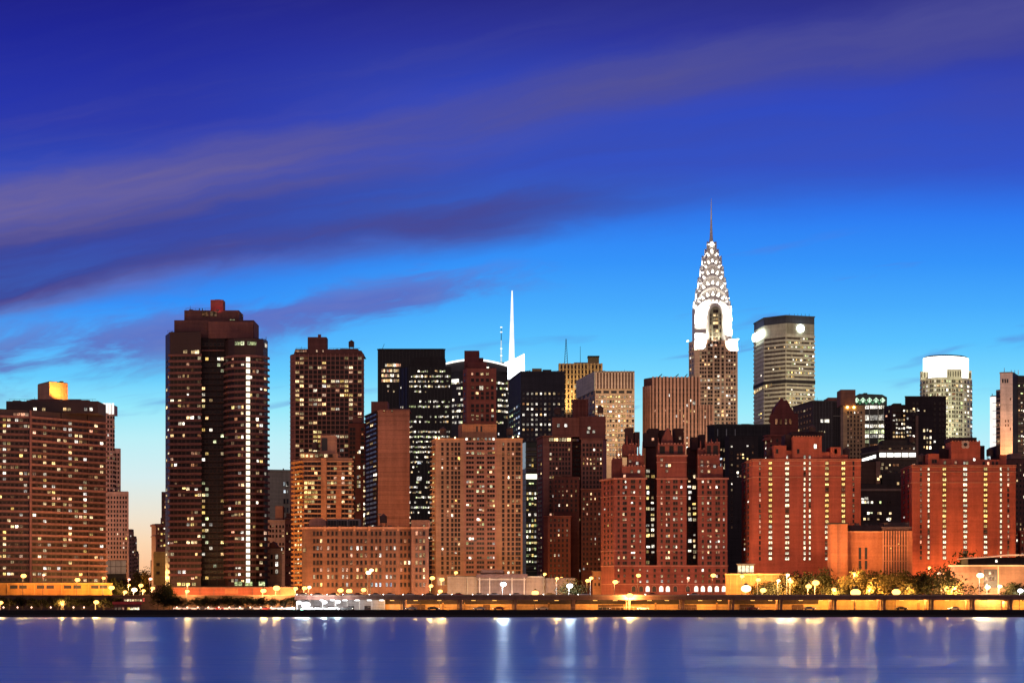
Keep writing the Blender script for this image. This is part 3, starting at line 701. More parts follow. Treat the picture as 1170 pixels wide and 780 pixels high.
b.profile(pts, 6, 24, wall(.05, .05, .06, .4), 'curved_crown')
LITEDGE = glow_mat('lit_roof_edge', 1, .95, .85, 2.2, .3, .2)
top = [(x, y - 2.0) for x, y in pts[1:-1]]; bot = [(x, y - .2) for x, y in pts[1:-1]]
b.profile(top + bot[::-1], 4.8, 2.5, LITEDGE, 'lit_rim')
ys = [430, 436.5, 443, 449.5, 456, 462.5, 469, 475.5, 482, 488.5, 495]
rp = [.05, .9, .6, .1, .35, .75, .8, .2, .5, .1, .2]
for i, (x0, x1, n_) in enumerate(((510, 523, 6), (525, 544, 9), (546, 561, 8), (563, 579, 8))):
    b.grid(i, span(x0, x1, n_), ys, 1.9, 2.6, 1.0, OFFICE, rowp=rp, run=.3, dark=False)
b.ring(432.5, 436, .5, LITEDGE, 'lit_floor', b.chain[:2]); 
b.done(GLB)
b = Bldg('slim_brick_tower', 'slim red brick tower with a stepped bulkhead and windows in a tidy grid', 1180, 548, 'apartment tower')
b.prism([(529, 8), (533.5, 0), (567, 0)], 420.5, None, wall(.38, .115, .075), 26)
b.prism([(529.5, 8), (533.6, .5), (566.5, .5)], 420.6, 424, wall(.44, .15, .09), 24, 'parapet', False)
b.block(530.5, 547.5, 399.5, 421, wall(.17, .05, .045), 4, 12, 'plant_room'); b.block(547.5, 552.2, 407.5, 421, wall(.17, .05, .045), 5, 9, 'plant_room'); b.block(534, 556, 413, 421, wall(.2, .06, .05), 3, 14, 'plant_room')
ys = [427, 434, 442.5, 449, 454, 463.2, 468.5, 474.5, 479]
b.grid(1, [540, 545.5, 551, 557], ys, 3.0, 2.8, .42, ('pink', 'warm', 'pink', 'dim'), rowp=[.6, .1, 1.3, .4, .2, .4, .3, 1.4, 1.2])
b.grid(1, [562.5], ys[1:], 2.6, 3, .3, ('warm', 'white')); b.grid(0, [531], ys, 1.3, 2.6, .1, WARM)
for y in (436.5, 438): b.ring(y, y + .5, .2, wall(.48, .16, .10), 'belt_course')
b.slab(1, 537.5, 559.5, 439, 440, .3, wall(.46, .16, .1), 'belt_course'); b.win(1, 550, 443, 4, 4.4, 'white', .3)
b.win(1, 557.4, 419.8, 2.6, 1.5, 'white', .6)
clutter(b, 554, 566, 420.5, 4, 3, False)
b.done()

b = Bldg('beige_apartment_tower', 'broad beige brick apartment tower with a purple grey balcony strip up its middle', 1050, 546, 'apartment tower')
TANB = wall(.41, .22, .145)
b.prism([(493.5, 15), (498, 0), (597, 0)], 500.5, None, TANB, 30)
b.prism([(523.5, 12), (528, 4), (567.5, 4)], 483.5, 500.5, wall(.52, .22, .11), 16, 'plant_room', False)
for x in (545, 550): b.slab(1, x-1.1, x+1.1, 486.5, 493, .05, DARKM, 'louvre')
b.chain = [b.pt(493.5, 15), b.pt(498, 0), b.pt(597, 0)]
b.ring(500.5, 502.2, .3, wall(.50, .25, .14), 'parapet')
ys = [507.2 + 5.42*i for i in range(28)]
b.slab(1, 530, 567, 502.5, 655, .25, wall(.42, .20, .15), 'balcony_bay')
xl, xr = [505.5, 511.5, 516.8, 520.8, 524.5], [575, 581, 586, 590.5, 593.5]
b.grid(1, xl, ys, 2.2, 3.0, .12, WARM, run=.1); b.grid(1, xr, ys, 2.2, 3.0, .14, WARM, run=.1)
for (x0, x1) in ((532, 541.5), (544, 553), (556, 565.5)):
    for r, y in enumerate(ys):
        b.slab(1, x0 - .4, x1 + .4, y + 1.0, y + 2.5, .9, wall(.38, .18, .15), 'balcony')
    b.grid(1, [x0 + 2, x0 + 5, x0 + 8], [y - .6 for y in ys], 2.6, 2.9, .16, ('warm', 'gold', 'white', 'green', 'dim', 'dim'), run=.5, proud=.35, rowp=[.6, 1, 3, .3, .5, .5, 1.4, 1.0, .5, 1.2, .6])
b.grid(0, [495.5], ys, 1.8, 2.8, .35, ('gold', 'green', 'warm'))
for y in ys[::1]: b.slab(0, 493.6, 497.4, y + 1.2, y + 2.2, 1.0, TAN, 'balcony')
for (px, py) in ((498, 500), (501.5, 500.5), (520, 500), (586, 499.5), (592, 498.5)): b.ledge_lights([(px, py)], glow_mat('roof_bulb', 1, .6, .28, 6))
for x in span(533, 564, 8): b.win(1, x, 501.2, 2.2, 2.6, rnd.choice(('warm', 'white', 'dim')), .6)
clutter(b, 499, 523, 500.5, 4, 4)
clutter(b, 569, 596, 500.5, 4, 4)
b.done()
# ------------------------------------------------------------------ city, middle and right
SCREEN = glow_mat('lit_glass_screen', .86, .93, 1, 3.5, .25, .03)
b = Bldg('glass_spire_tower', 'glowing white glass tower top with a tall tapering white spire', 2050, 586, 'skyscraper')
b.prism([(567, 0), (579, -4), (602, 6)], 445, None, wall(.05, .05, .06, .3), 40)
b.prism([(567, .5), (579, -3.5), (584, -2)], 434, 445, wall(.6, .4, .26), 20, 'lit_terrace', False)
b.profile([(576, 434), (576, 414.5), (587, 410), (589, 409.5), (599.2, 404), (599.6, 420), (599.6, 426), (580, 434)], -2, 22, SCREEN, 'glass_screen')
bm = bmesh.new(); tube(bm, b.pt(584.6, 6) + Vector((0, 0, b.z(414))), b.pt(584.9, 6) + Vector((0, 0, b.z(372))), 2.6, 1.6, 8)
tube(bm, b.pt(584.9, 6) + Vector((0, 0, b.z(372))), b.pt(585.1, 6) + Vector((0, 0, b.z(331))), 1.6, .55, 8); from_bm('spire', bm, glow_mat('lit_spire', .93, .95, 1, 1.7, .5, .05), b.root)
ys = [449, 456, 463, 470, 477]
b.grid(0, span(568, 578, 6), ys, 1.5, 2.4, .5, OFFICE, rowp=[.3, .8, .3, .6, .2], dark=False); b.grid(1, span(580, 601, 9), ys, 1.8, 2.4, .4, OFFICE, dark=False)
b.done(GLB)
b = Bldg('antenna_mast_tower', 'distant dark tower carrying a thin white broadcast mast beside the glowing spire', 2300, 571, 'tower')
b.prism([(566, 0), (577, 0)], 414, None, BLACK, 30)
b.rod(572.6, 414, 388, .8, .5, 6, 'mast', glow_mat('lit_mast', .7, .9, 1, 1.1, .6, .1)); b.rod(572.7, 388, 372, .35, .2, 6, 'mast', STEEL)
for y in (373.5, 379, 398, 406): b.rod(572.7, y, y - 1, 1.0, 1.0, 6, 'beacon', glow_mat('mast_beacon', .8, .9, 1, 2) if y == 373.5 else bpy.data.materials['mast_beacon'])

b = Bldg('slate_office_block', 'dark slate office block with dotted white windows and a blank upper storey', 1450, 615, 'office tower')
b.prism([(581, 62), (595, 0), (645.5, 0)], 424, None, wall(.040, .038, .048, .6), 40)
b.chain_full = b.chain
b.block(608, 619, 419, 424, wall(.3, .22, .1), 10, 8, 'plant_room'); b.block(620, 630, 420, 424, DARKM, 12, 8, 'plant_room'); b.ring(424, 425.4, .3, wall(.06, .055, .065), 'coping')
ys = [449.5, 455, 461.3, 467, 473.5, 479, 484.7, 490.5, 496.3, 502, 508, 514]
xs = [598.2, 603, 608, 613, 618, 623, 628, 633.2, 638.5, 643]
b.grid(1, xs, ys, 2.1, 2.4, .4, ('white', 'white', 'warm', 'dim', 'dim'), rowp=[.9, .4, 1.1, 1.2, 1.0, .8, 1.6, 1.0, .4, .3, .3, .3],
       fn=lambda r, c: 'white' if (r, c) in ((3, 1), (3, 5), (2, 2), (2, 3), (0, 1), (0, 4), (6, 1), (6, 2), (6, 3), (6, 5), (5, 2), (5, 3)) else 0)
for x in span(596.2, 645, 22): b.slab(1, x-.12, x+.12, 425.4, 690, .2, wall(.05, .048, .06, .6), 'mullion')
b.grid(0, [583, 585.5, 588, 590.5, 593], [462 + 6.4*i for i in range(10)], 1.4, 2.4, .35, ('white', 'green', 'cool'), run=.4)
clutter(b, 597, 607, 424, 8, 2, False)
clutter(b, 631, 644, 424, 8, 3, False)
b.done(GLG)
b = Bldg('gold_piered_tower', 'golden floodlit tower with vertical piers and two thin antennas', 1780, 663, 'tower')
GOLDW = wall(.50, .34, .18)
b.prism([(638, 0), (688.5, 0)], 415.5, None, GOLDW, 30)
for x in span(639.5, 687.5, 13): b.slab(0, x-.9, x+.9, 415, 690, .9, GOLDW, 'pier')
b.block(656, 684, 413.2, 415.6, GOLDW, 5, 14, 'attic'); b.block(672, 684.5, 406, 413.5, wall(.32, .26, .12), 8, 10, 'water_tank_house'); b.block(671.5, 685, 405.2, 406.4, DARKM, 7, 12, 'tank_roof')
bm = bmesh.new(); 
for s_ in (-1, 1):
    tube(bm, at(647 + s_*1.9, 415.5, b.Y) + Vector((0, 6, 0)), at(647 + s_*.25, 386, b.Y) + Vector((0, 6, 0)), .22, .15, 5)
for i in range(9):
    y = 413 - 2.9*i; hw = 1.9*(1 - (415.5-y)/31); tube(bm, at(647-hw, y, b.Y) + Vector((0, 6, 0)), at(647+hw*.85, y-2.6, b.Y) + Vector((0, 6, 0)), .13, .13, 4)
from_bm('lattice_mast', bm, DARKM, b.root); b.rod(663.3, 415, 394.5, .2, .12, 6, 'antenna')
b.grid(0, [x + 1.9 for x in span(639.5, 683.5, 12)], [419 + 5.6*i for i in range(12)], 1.7, 3.6, .3, ('gold', 'warm', 'dim'), rowp=[.05, .05, .2, .5, .9, 1.4, .5, .4, .7, .4, .4, .4])
b.done()
b = Bldg('lit_slab_tower', 'pale stone office tower with a finned crown and a full grid of lit windows', 1550, 692, 'office tower')
b.prism([(659, 66), (680, 0), (725, 0)], 424, None, wall(.66, .45, .29), 40)
b.slab(1, 680.5, 724.5, 424.8, 444, .15, wall(.16, .09, .07), 'fin_backing')
for x in span(681.2, 724, 13): b.slab(1, x-.85, x+.85, 424.6, 444, .9, wall(.70, .50, .36), 'fin')
b.slab(1, 680, 725, 424, 425.4, .9, wall(.5, .38, .28), 'coping'); b.slab(0, 659, 680, 424, 446, .5, wall(.60, .56, .42), 'side_screen')
for i in range(5): b.slab(1, 680.6 + 8.8*i, 687 + 8.8*i, 446.2, 449.2, .05, DARKM, 'louvre')
for i in range(4): b.slab(0, 661 + 4.8*i, 663.6 + 4.8*i, 446.2, 449.2, .05, DARKM, 'louvre')
ys = [453 + 5.5*i for i in range(13)]
b.grid(1, span(681.8, 723.2, 14), ys, 2.0, 2.6, .8, ('warm', 'gold', 'warm', 'white', 'pink'), rowp=[1, .9, 1.1, 1.2, .9, .7, .9, .9, .6, .5, .5, .5, .5])
b.grid(0, span(662, 678, 6), ys, 1.4, 2.4, .15, ('warm',)); clutter(b, 684, 722, 424, 10, 4, False); b.done()
b = Bldg('green_lit_office', 'slim glass office lit greenish yellow with one glaring white floor', 1260, 609, 'office tower')
b.prism([(595, 16), (601, 0), (619, 0)], 505, None, wall(.05, .06, .045, .4), 20)
b.slab(0, 597, 600.6, 505, 535, .3, glow_mat('lit_corner_glass', .55, .68, .8, .45, .3, .2), 'corner_glass'); b.slab(1, 601, 618.5, 541.5, 547, .5, glow_mat('lit_floor_glow', 1, .96, .8, 2.6, .3, .2), 'lit_floor')
ys = [513, 519, 525, 531.5, 537, 551.5, 557.5, 563.5, 569.5, 575.5, 581.5, 587.5, 594, 600, 606.5, 613, 620, 627, 634, 641, 648]
b.grid(1, [602.5, 605.5, 608.5, 611.5, 614.5, 617.2], ys, 2.4, 3.0, .5, ('green', 'green', 'white', 'gold'), rowp=[.3, .5, .3, .8, .3, .7, .6, .8, .9, 1, .8, 1.1, .7, 1.2, 1.2, 1.6, 1.3, 1.4, .9, .8], run=.3)
for y in [516 + 6.2*i for i in range(23)]: b.ring(y - .4, y + .4, .25, wall(.2, .2, .12), 'floor_band')
b.done(GLG)

# stepped brown brick tower
b = Bldg('stepped_brick_tower', 'dark brown stepped brick apartment tower with a lit row of windows under its cornice', 1130, 655, 'apartment tower')
BR = wall(.34, .14, .10)
b.prism([(613.5, 18), (620.5, 0), (653.5, 0)], 497.5, None, BR, 26); c1 = b.chain
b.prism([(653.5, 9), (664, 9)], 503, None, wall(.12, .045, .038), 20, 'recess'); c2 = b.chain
b.prism([(664, 1), (689, 1), (693, 12)], 500, None, BR, 26); c3 = b.chain
b.block(631, 662, 476, 498, wall(.30, .11, .07), 4, 16, 'setback', True); b.block(662, 692, 474.5, 501, wall(.23, .08, .06), 5, 16, 'setback', True)
b.block(654.5, 672, 454.5, 477, wall(.20, .065, .05), 8, 10, 'water_tank_house')
for x in (657, 661.5, 666, 670): b.block(x-.6, x+.6, 454, 476, wall(.24, .08, .06), 7.4, 1, 'pier')
b.chain = c1; b.ring(497.5, 499, .5, wall(.36, .14, .09), 'cornice'); b.ring(505, 505.8, .25, wall(.32, .12, .08), 'belt_course')
for x in (628.5, 631, 634, 636.5, 640, 643, 646, 649, 651): b.win(1, x, 502, 2.1, 3.6, 'warm', .3)
ys = [508 + 5.3*i for i in range(29)]
b.grid(1, [629, 632.5, 636, 640, 643.5, 647, 650.5], ys, 1.9, 2.6, .17, WARM, rowp=[.2, .2, .2, 2.8, .3, .3, .2, 2.2, 1.5, .2, 1.2, 1.4])
b.grid(0, [616, 618.5], ys, 1.0, 2.4, .12, WARM)
b.chain = c3; b.ring(500, 501.5, .4, wall(.32, .12, .08), 'cornice'); b.grid(0, [667, 671, 675, 679, 683, 686.5], ys, 1.9, 2.6, .2, WARM, rowp=[.2, 1.4, .2, 2.8, 3.0, .2, 1, .1, .1])
b.chain = c2; b.grid(0, [655.5, 659, 662], ys, 1.8, 2.6, .16, WARM, rowp=[.6, .1, .1, 1, .1, .1, .2, 2, .1])
for (x, y) in ((638, 485), (646.5, 485), (673, 488), (678.5, 492), (672, 492.5)): b.cells.append((b.pt(x, 3.9 if x < 660 else 4.9), 1.1, b.z(y-1.6), b.z(y+1.6), Vector((1, 0, 0)), Vector((0, -1, 0)), 'white', .12))
# lower wings in front
b.prism([(621, -22), (626, -26), (652, -26)], 591, None, wall(.34, .115, .07), 20, 'lower_wing'); b.ring(591, 592.2, .4, wall(.42, .15, .09), 'cornice')
b.grid(1, [629.5, 634, 638.5, 643, 648], [596 + 5.6*i for i in range(13)], 1.7, 2.6, .16, WARM); c4 = b.chain
b.prism([(641, -24), (657, -24)], 582, 591.1, wall(.34, .115, .07), 14, 'lower_wing') if False else None
b.prism([(664, -20), (688, -20)], 560, None, wall(.235, .085, .058), 20, 'lower_wing'); b.ring(560, 561.4, .4, BR, 'cornice')
b.grid(0, [667, 671, 675.5, 680, 684.5], [566 + 5.6*i for i in range(16)], 1.6, 2.4, .12, WARM, run=.2)
b.prism([(632, -12), (662, -12)], 546, None, wall(.22, .075, .052), 10, 'lower_wing'); b.grid(0, [635, 639, 643, 648, 653, 658], [551 + 5.4*i for i in range(7)], 1.7, 2.4, .14, WARM)
clutter(b, 632, 654, 476, 6, 4)
clutter(b, 673, 691, 474.5, 6, 3)
b.done()

# turreted red brick block with three wings
b = Bldg('turreted_brick_block', 'big dark red brick block with three wings, crenellated turrets and an arched arcade', 1030, 760, 'apartment block')
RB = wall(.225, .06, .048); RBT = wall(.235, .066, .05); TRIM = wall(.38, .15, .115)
b.prism([(687, 16), (702, 0), (737.5, 0)], 546, None, RB, 34, 'wing'); wl = b.chain
b.prism([(750.5, 0), (784.5, 0)], 520, None, RB, 34, 'wing'); wc = b.chain
b.prism([(797, 0), (831, 0)], 546, None, RB, 34, 'wing'); wr = b.chain
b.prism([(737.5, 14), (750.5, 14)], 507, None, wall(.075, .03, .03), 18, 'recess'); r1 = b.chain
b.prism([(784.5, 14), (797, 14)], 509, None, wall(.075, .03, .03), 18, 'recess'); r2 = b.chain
b.prism([(687, 15.4), (701.8, -.6), (831.4, -.6)], 646, None, RB, 4, 'base_storey', True, False); bs = b.chain
b.prism([(687, 14.6), (701.6, -1), (831.8, -1)], 667, None, RBT, 3, 'arcade', True, False); ar = b.chain
for ch in (wl, wr): b.chain = ch; b.ring(545.5, 547.5, .7, TRIM, 'cornice'); b.ring(566, 566.8, .3, TRIM, 'belt_course'); b.ring(628.5, 629.2, .3, TRIM, 'belt_course')
b.chain = wc; b.ring(546, 547.5, .6, TRIM, 'cornice'); b.ring(566, 566.8, .3, TRIM, 'belt_course'); b.ring(628.5, 629.2, .3, TRIM, 'belt_course'); b.ring(519.5, 521, .5, TRIM, 'cornice'); b.ring(527.5, 528.2, .3, TRIM, 'belt_course')
b.chain = bs; b.ring(645.5, 646.6, .3, TRIM, 'belt_course'); b.chain = ar; b.ring(666.6, 667.6, .3, TRIM, 'belt_course')
ys = [549.8 + 6.2*i for i in range(16)]
hot = [.6, .5, 1.2, 1.0, .3, .7, 1.4, 1.8, .2, .3, 1.4, .7, 1.3, 1.2, .8, .4]
b.chain = wl; b.grid(1, [706.8, 712.6, 715, 722, 724.6, 731.5], ys, 2.0, 3.0, .28, ('white', 'warm', 'pink', 'dim'), rowp=hot, run=.2); b.grid(0, [691, 695, 699], ys, 1.2, 2.4, .06, WARM)
b.chain = wc; b.grid(0, [756, 761.7, 764.3, 770.2, 773, 778.6], ys, 2.0, 3.0, .28, ('white', 'warm', 'pink', 'dim'), rowp=hot, run=.2)
b.chain = wr; b.grid(0, [803, 809.2, 811.8, 818.6, 821.4, 827], ys, 2.0, 3.0, .34, ('white', 'warm', 'pink', 'dim'), rowp=hot, run=.3)
b.chain = r1; b.grid(0, [740.2, 745.6], [536 + 6.2*i for i in range(18)], 3.8, 3.6, .45, ('white', 'warm', 'gold'))
b.chain = r2; b.grid(0, [788, 793.4], [536 + 6.2*i for i in range(18)], 3.6, 3.6, .42, ('white', 'warm', 'gold'))
b.chain = bs; b.grid(1, [v for v in (706.8, 713.5, 723, 731.5, 739.5, 748, 756.5, 764, 771.5, 779.5, 787, 795, 803, 810.5, 819, 821.4, 827)], [651, 657.5, 663.5], 2.2, 3.0, .3, ('white', 'pink', 'warm', 'dim'), rowp=[.9, 1, 1.2])
# arched openings
b.chain = ar
for i, (x, kd) in enumerate(zip([724, 732.5, 740, 747.5, 755.5, 763, 771.5, 786, 795.5, 803, 811, 819, 827], (None, None, 'white', None, 'white', 'white', None, None, 'white', 'white', 'white', 'white', 'white'))):
    for (sc, mt, pr, nm) in ((2.9, TRIM, .15, 'arch_surround'), (2.2, (WIN['white'] if kd else DARKM), .3, 'arch_opening')):
        bm = bmesh.new(); c = b.on(1, x); n = b.face(1)[3]; mpx = b.Y/F
        pts = [(c.x - sc*mpx, b.z(675.5)), (c.x + sc*mpx, b.z(675.5))] + [(c.x + sc*mpx*math.cos(t_), b.z(671.5) + sc*mpx*1.1*math.sin(t_)) for t_ in span(0, math.pi, 9)]
        extrude_poly(bm, [(px_, c.y - pr, pz_) for px_, pz_ in pts], (0, pr + .3, 0)); o = from_bm(nm, bm, mt, b.root)
        if kd and nm == 'arch_opening':
            o.data.materials[0] = ARCHLIT if 'ARCHLIT' in globals() else glow_mat('lit_arch', 1, .9, .72, 2.4, .5, .3); ARCHLIT = o.data.materials[0]
# upper setbacks, turrets and crenellation
def turret(x0, x1, top, bot, off, d, mat=RBT):
    b.block(x0, x1, top, bot, mat, off, d, 'turret')
    n_ = max(2, int((x1 - x0)/3.2)); w = (x1 - x0)/(2*n_ - 1)
    bm = bmesh.new()
    for i in range(n_):
        a_, c_ = b.pt(x0 + 2*i*w, off), b.pt(x0 + (2*i+1)*w, off); box(bm, a_.x, c_.x, a_.y, a_.y + .6, b.z(top), b.z(top - 1.6))
    from_bm('crenellation_trim', bm, TRIM, b.root)
for (x0, x1, tp, bt, off, d) in ((711, 737, 532, 546, 3, 20), (718, 736, 519, 532, 6, 14), (700, 711, 522, 546, 10, 14), (712, 728, 506, 519, 9, 12), (797.2, 826, 533, 546, 2.5, 22), (797.2, 822.5, 519.5, 533, 4, 20), (806, 822.5, 505, 519.5, 6, 12), (797.2, 806, 512, 519.5, 7, 12), (752, 783, 507, 520, 2, 22)):
    turret(x0, x1, tp, bt, off, d)
for (x0, x1, tp, bt) in ((736, 752, 492, 508), (741, 753, 487, 492), (770, 781, 487, 507), (715, 724, 486, 507), (790, 798, 497, 512), (725, 731, 491, 507), (799, 806, 494, 512)):
    b.block(x0, x1, tp, bt, wall(.05, .022, .022), 12, 10, 'slate_roof')
b.profile([(756, 507), (757.5, 498), (760, 493), (763, 487.5), (766, 493), (768.5, 498), (770, 507)], 4, 12, wall(.2, .06, .05), 'gable')
b.block(739.5, 767, 488.5, 508, wall(.055, .025, .025), 14, 8, 'slate_roof')
for (x, t0, b0) in ((717, 497, 507), (722.5, 500, 507), (705.5, 508, 522), (709, 505, 522), (730.5, 500, 519), (735, 503, 519), (801.5, 502, 512), (807, 499, 506), (814, 500.5, 506), (820.5, 500, 506), (753, 499, 507), (782, 500, 507), (726, 508, 519), (826, 524, 533)):
    b.rod(x, b0, t0, .34, .12, 5, 'pinnacle', RBT)
for (x0, x1, y0, y1, off) in ((754, 759.5, 509.5, 517, 1.9), (765, 769.5, 509, 517, 1.9), (774.5, 780, 509, 517, 1.9), (808, 812, 508, 517.5, 5.9), (815, 820, 508, 517.5, 5.9)):
    b.cells.append((b.pt((x0+x1)/2, off), (x1-x0)*b.Y/F, b.z(y1), b.z(y0), Vector((1, 0, 0)), Vector((0, -1, 0)), None, .15))
for (x, y, off) in ((720, 525.5, 5.9), (728, 528, 5.9), (722, 538, 2.9), (730, 538, 2.9), (802, 526.5, 3.9), (809, 527, 3.9), (816.5, 532, 2.4), (802, 531.5, 3.9), (809, 532, 3.9), (802, 537.5, 2.4), (810, 538, 2.4), (756, 525, -.1), (756, 531, -.1), (762, 531.5, -.1), (762, 537.5, -.1), (765, 531.5, -.1), (713.5, 543, 2.9), (746, 499.5, 11.9), (777, 498, 11.9)):
    b.cells.append((b.pt(x, off), .95, b.z(y-1.5), b.z(y+1.5), Vector((1, 0, 0)), Vector((0, -1, 0)), rnd.choice(('white', 'pink', 'warm')), .15))
b.done()
b = Bldg('low_orange_annex', 'low orange lit annex wall beside the turreted brick block', 1050, 682, 'building')
b.prism([(677, 0), (690, 0)], 652, None, wall(.5, .24, .12), 16); b.ring(652, 653, .4, TAN, 'coping'); b.grid(0, [680, 684.5], [660, 667], 1.4, 2.4, .3, WARM); b.done()

b = Bldg('piered_deco_block', 'stepped brown stone block with close vertical piers from top to bottom', 1620, 773, 'office tower')
DECO = wall(.58, .34, .24); DECOD = wall(.13, .07, .055)
b.prism([(735.5, 12), (745, 2), (800, 2)], 431, None, DECOD, 30); c1 = b.chain
b.prism([(799, 1), (815, 1)], 463, None, DECOD, 28); c2 = b.chain
b.prism([(735.5, 11), (744.9, 1)], 440.5, None, DECOD, 20); 
b.chain = c1
for x in span(746.3, 799.2, 14): b.slab(1, x-1.15, x+1.15, 430 - (2 if x in () else 0), 690, .9, DECO, 'pier')
for x in (737, 739.4, 741.8, 744): b.slab(0, x-.8, x+.8, 440, 690, 1.4, DECO, 'pier')
b.chain = c2
for x in span(800.5, 814, 5): b.slab(0, x-1, x+1, 462, 690, .9, DECO, 'pier')
b.chain = c1
b.grid(1, [x + 2.05 for x in span(746.3, 795.2, 13)], [445 + 6*i for i in range(12)], 1.5, 3, .16, ('warm', 'pink', 'gold', 'white'), rowp=[.1, .1, .3, .3, 1.6, .6, .8, .3, .5, 1, 1, 1])
b.chain = c2; b.grid(0, [802.2, 805.6, 809, 812.4], [470 + 6*i for i in range(8)], 1.3, 3, .25, WARM)
for (x, x1) in ((752, 757), (771, 776), (782, 786)): b.rod(x, 431, 426.5, .35, .3, 5, 'davit', DARKM, x1)
b.chain = c1; b.win(1, 792.8, 460, 3, 4.2, 'white', 1.0)
clutter(b, 748, 798, 431, 8, 5, False)
b.done()

# the tall spired skyscraper
b = Bldg('spired_skyscraper', 'tallest tower, its terraced arched crown lit white under a needle spire', 1800, 815, 'skyscraper')
CH = wall(.60, .41, .29); CHD = wall(.22, .14, .11); MET = plain('steel_cladding', .66, .63, .58, .5, .4)
b.prism([(787, 14), (793.5, 0), (842.8, 0)], 389, None, CH, 34); c1 = b.chain
FLOOD = wall(.80, .78, .74, .7, .08)
b.block(793.8, 836.2, 349, 389, FLOOD, 2.5, 26, 'crown_base')
b.block(794.5, 806.8, 381, 398.5, FLOOD, -.7, 2, 'corner_block'); b.block(832, 842.6, 387.5, 399.5, FLOOD, -.7, 2, 'corner_block')
b.profile([(793.8, 352), (793.8, 349), (795.5, 347.5), (799, 349.5), (799, 352)], 2.6, 20, FLOOD, 'shoulder'); 
for (x, y) in ((786, 389.3), (843.2, 387.6)): b.block(x - 1.3, x + 1.3, y - .7, y + .7, FLOOD, -1.5, 3, 'eagle_gargoyle')
# central bay, arched
b.prism([(806.5, 1.2), (828.5, 1.2)], 372, None, CHD, 6, 'central_bay', True, False); cb = b.chain
arch = lambda cx, w, ysp, h, n_=18, a0=0, a1=math.pi: [(cx + w*math.cos(t_), ysp - h*math.sin(t_)) for t_ in span(a0, a1, n_)]
b.profile([(829, 389)] + arch(817.6, 9.5, 362, 16) + [(806.2, 389)], -.4, 2.6, MET, 'arch_surround')
b.profile([(825, 389)] + arch(817.6, 7.4, 362, 12) + [(810.2, 389)], -.8, 1, wall(.30, .29, .20), 'arch_panel')
for r in range(9):
    for x in (812.2, 816.2, 819.2, 823):
        if r == 0 and x in (812.2, 823): continue
        y = 355.5 + 4.5*r
        lit_ = (r in (1, 2, 3, 5, 6, 7) and 815 < x < 820) or rnd.random() < .35
        b.cells.append((b.pt(x, -.9), (2.6 if 815 < x < 820 else 1.3)*b.Y/F, b.z(y-1.4), b.z(y+1.4), Vector((1, 0, 0)), Vector((0, -1, 0)), 'warm' if lit_ else None, .15))
# terraced crown: nested arches, each set back and taller
RIM = plain('polished_steel', .7, .68, .64, .3, .5, .4); cx = 815.0; ARCW = glow_mat('arch_lamp_window', 1, .93, .80, 9.0, .3, .4); ARCW.cycles.emission_sampling = 'FRONT'
tiers = [(20.3, 362, 21, 4.0), (19.2, 353.5, 26, 5.6), (17.0, 342.5, 28, 7.2), (13.9, 329.5, 28, 8.8), (10.5, 315.5, 26, 10.2), (6.8, 301.5, 20, 11.6), (4.3, 290, 17, 12.8)]
S_ = b.Y/F
ctr = b.pt(cx, 0); halfd = 14.5
def vault(w, ysp, h, half, mat):
    """two crossing arched vaults, so that all four sides show the same arch"""
    for side in (0, 1):
        bm = bmesh.new(); prof = [(w*S_*math.cos(t_), b.z(ysp) + h*S_*math.sin(t_)) for t_ in span(0, math.pi, 21)]
        prof = [(w*S_, b.z(389))] + prof + [(-w*S_, b.z(389))]
        if side == 0: extrude_poly(bm, [(ctr.x + u, b.Y + 15 - half, z_) for u, z_ in prof], (0, 2*half, 0))
        else: extrude_poly(bm, [(ctr.x - half, b.Y + 15.05 + u, z_) for u, z_ in prof], (2*half, 0, 0))
        last = from_bm('arched_tier', bm, mat, b.root)
    return last
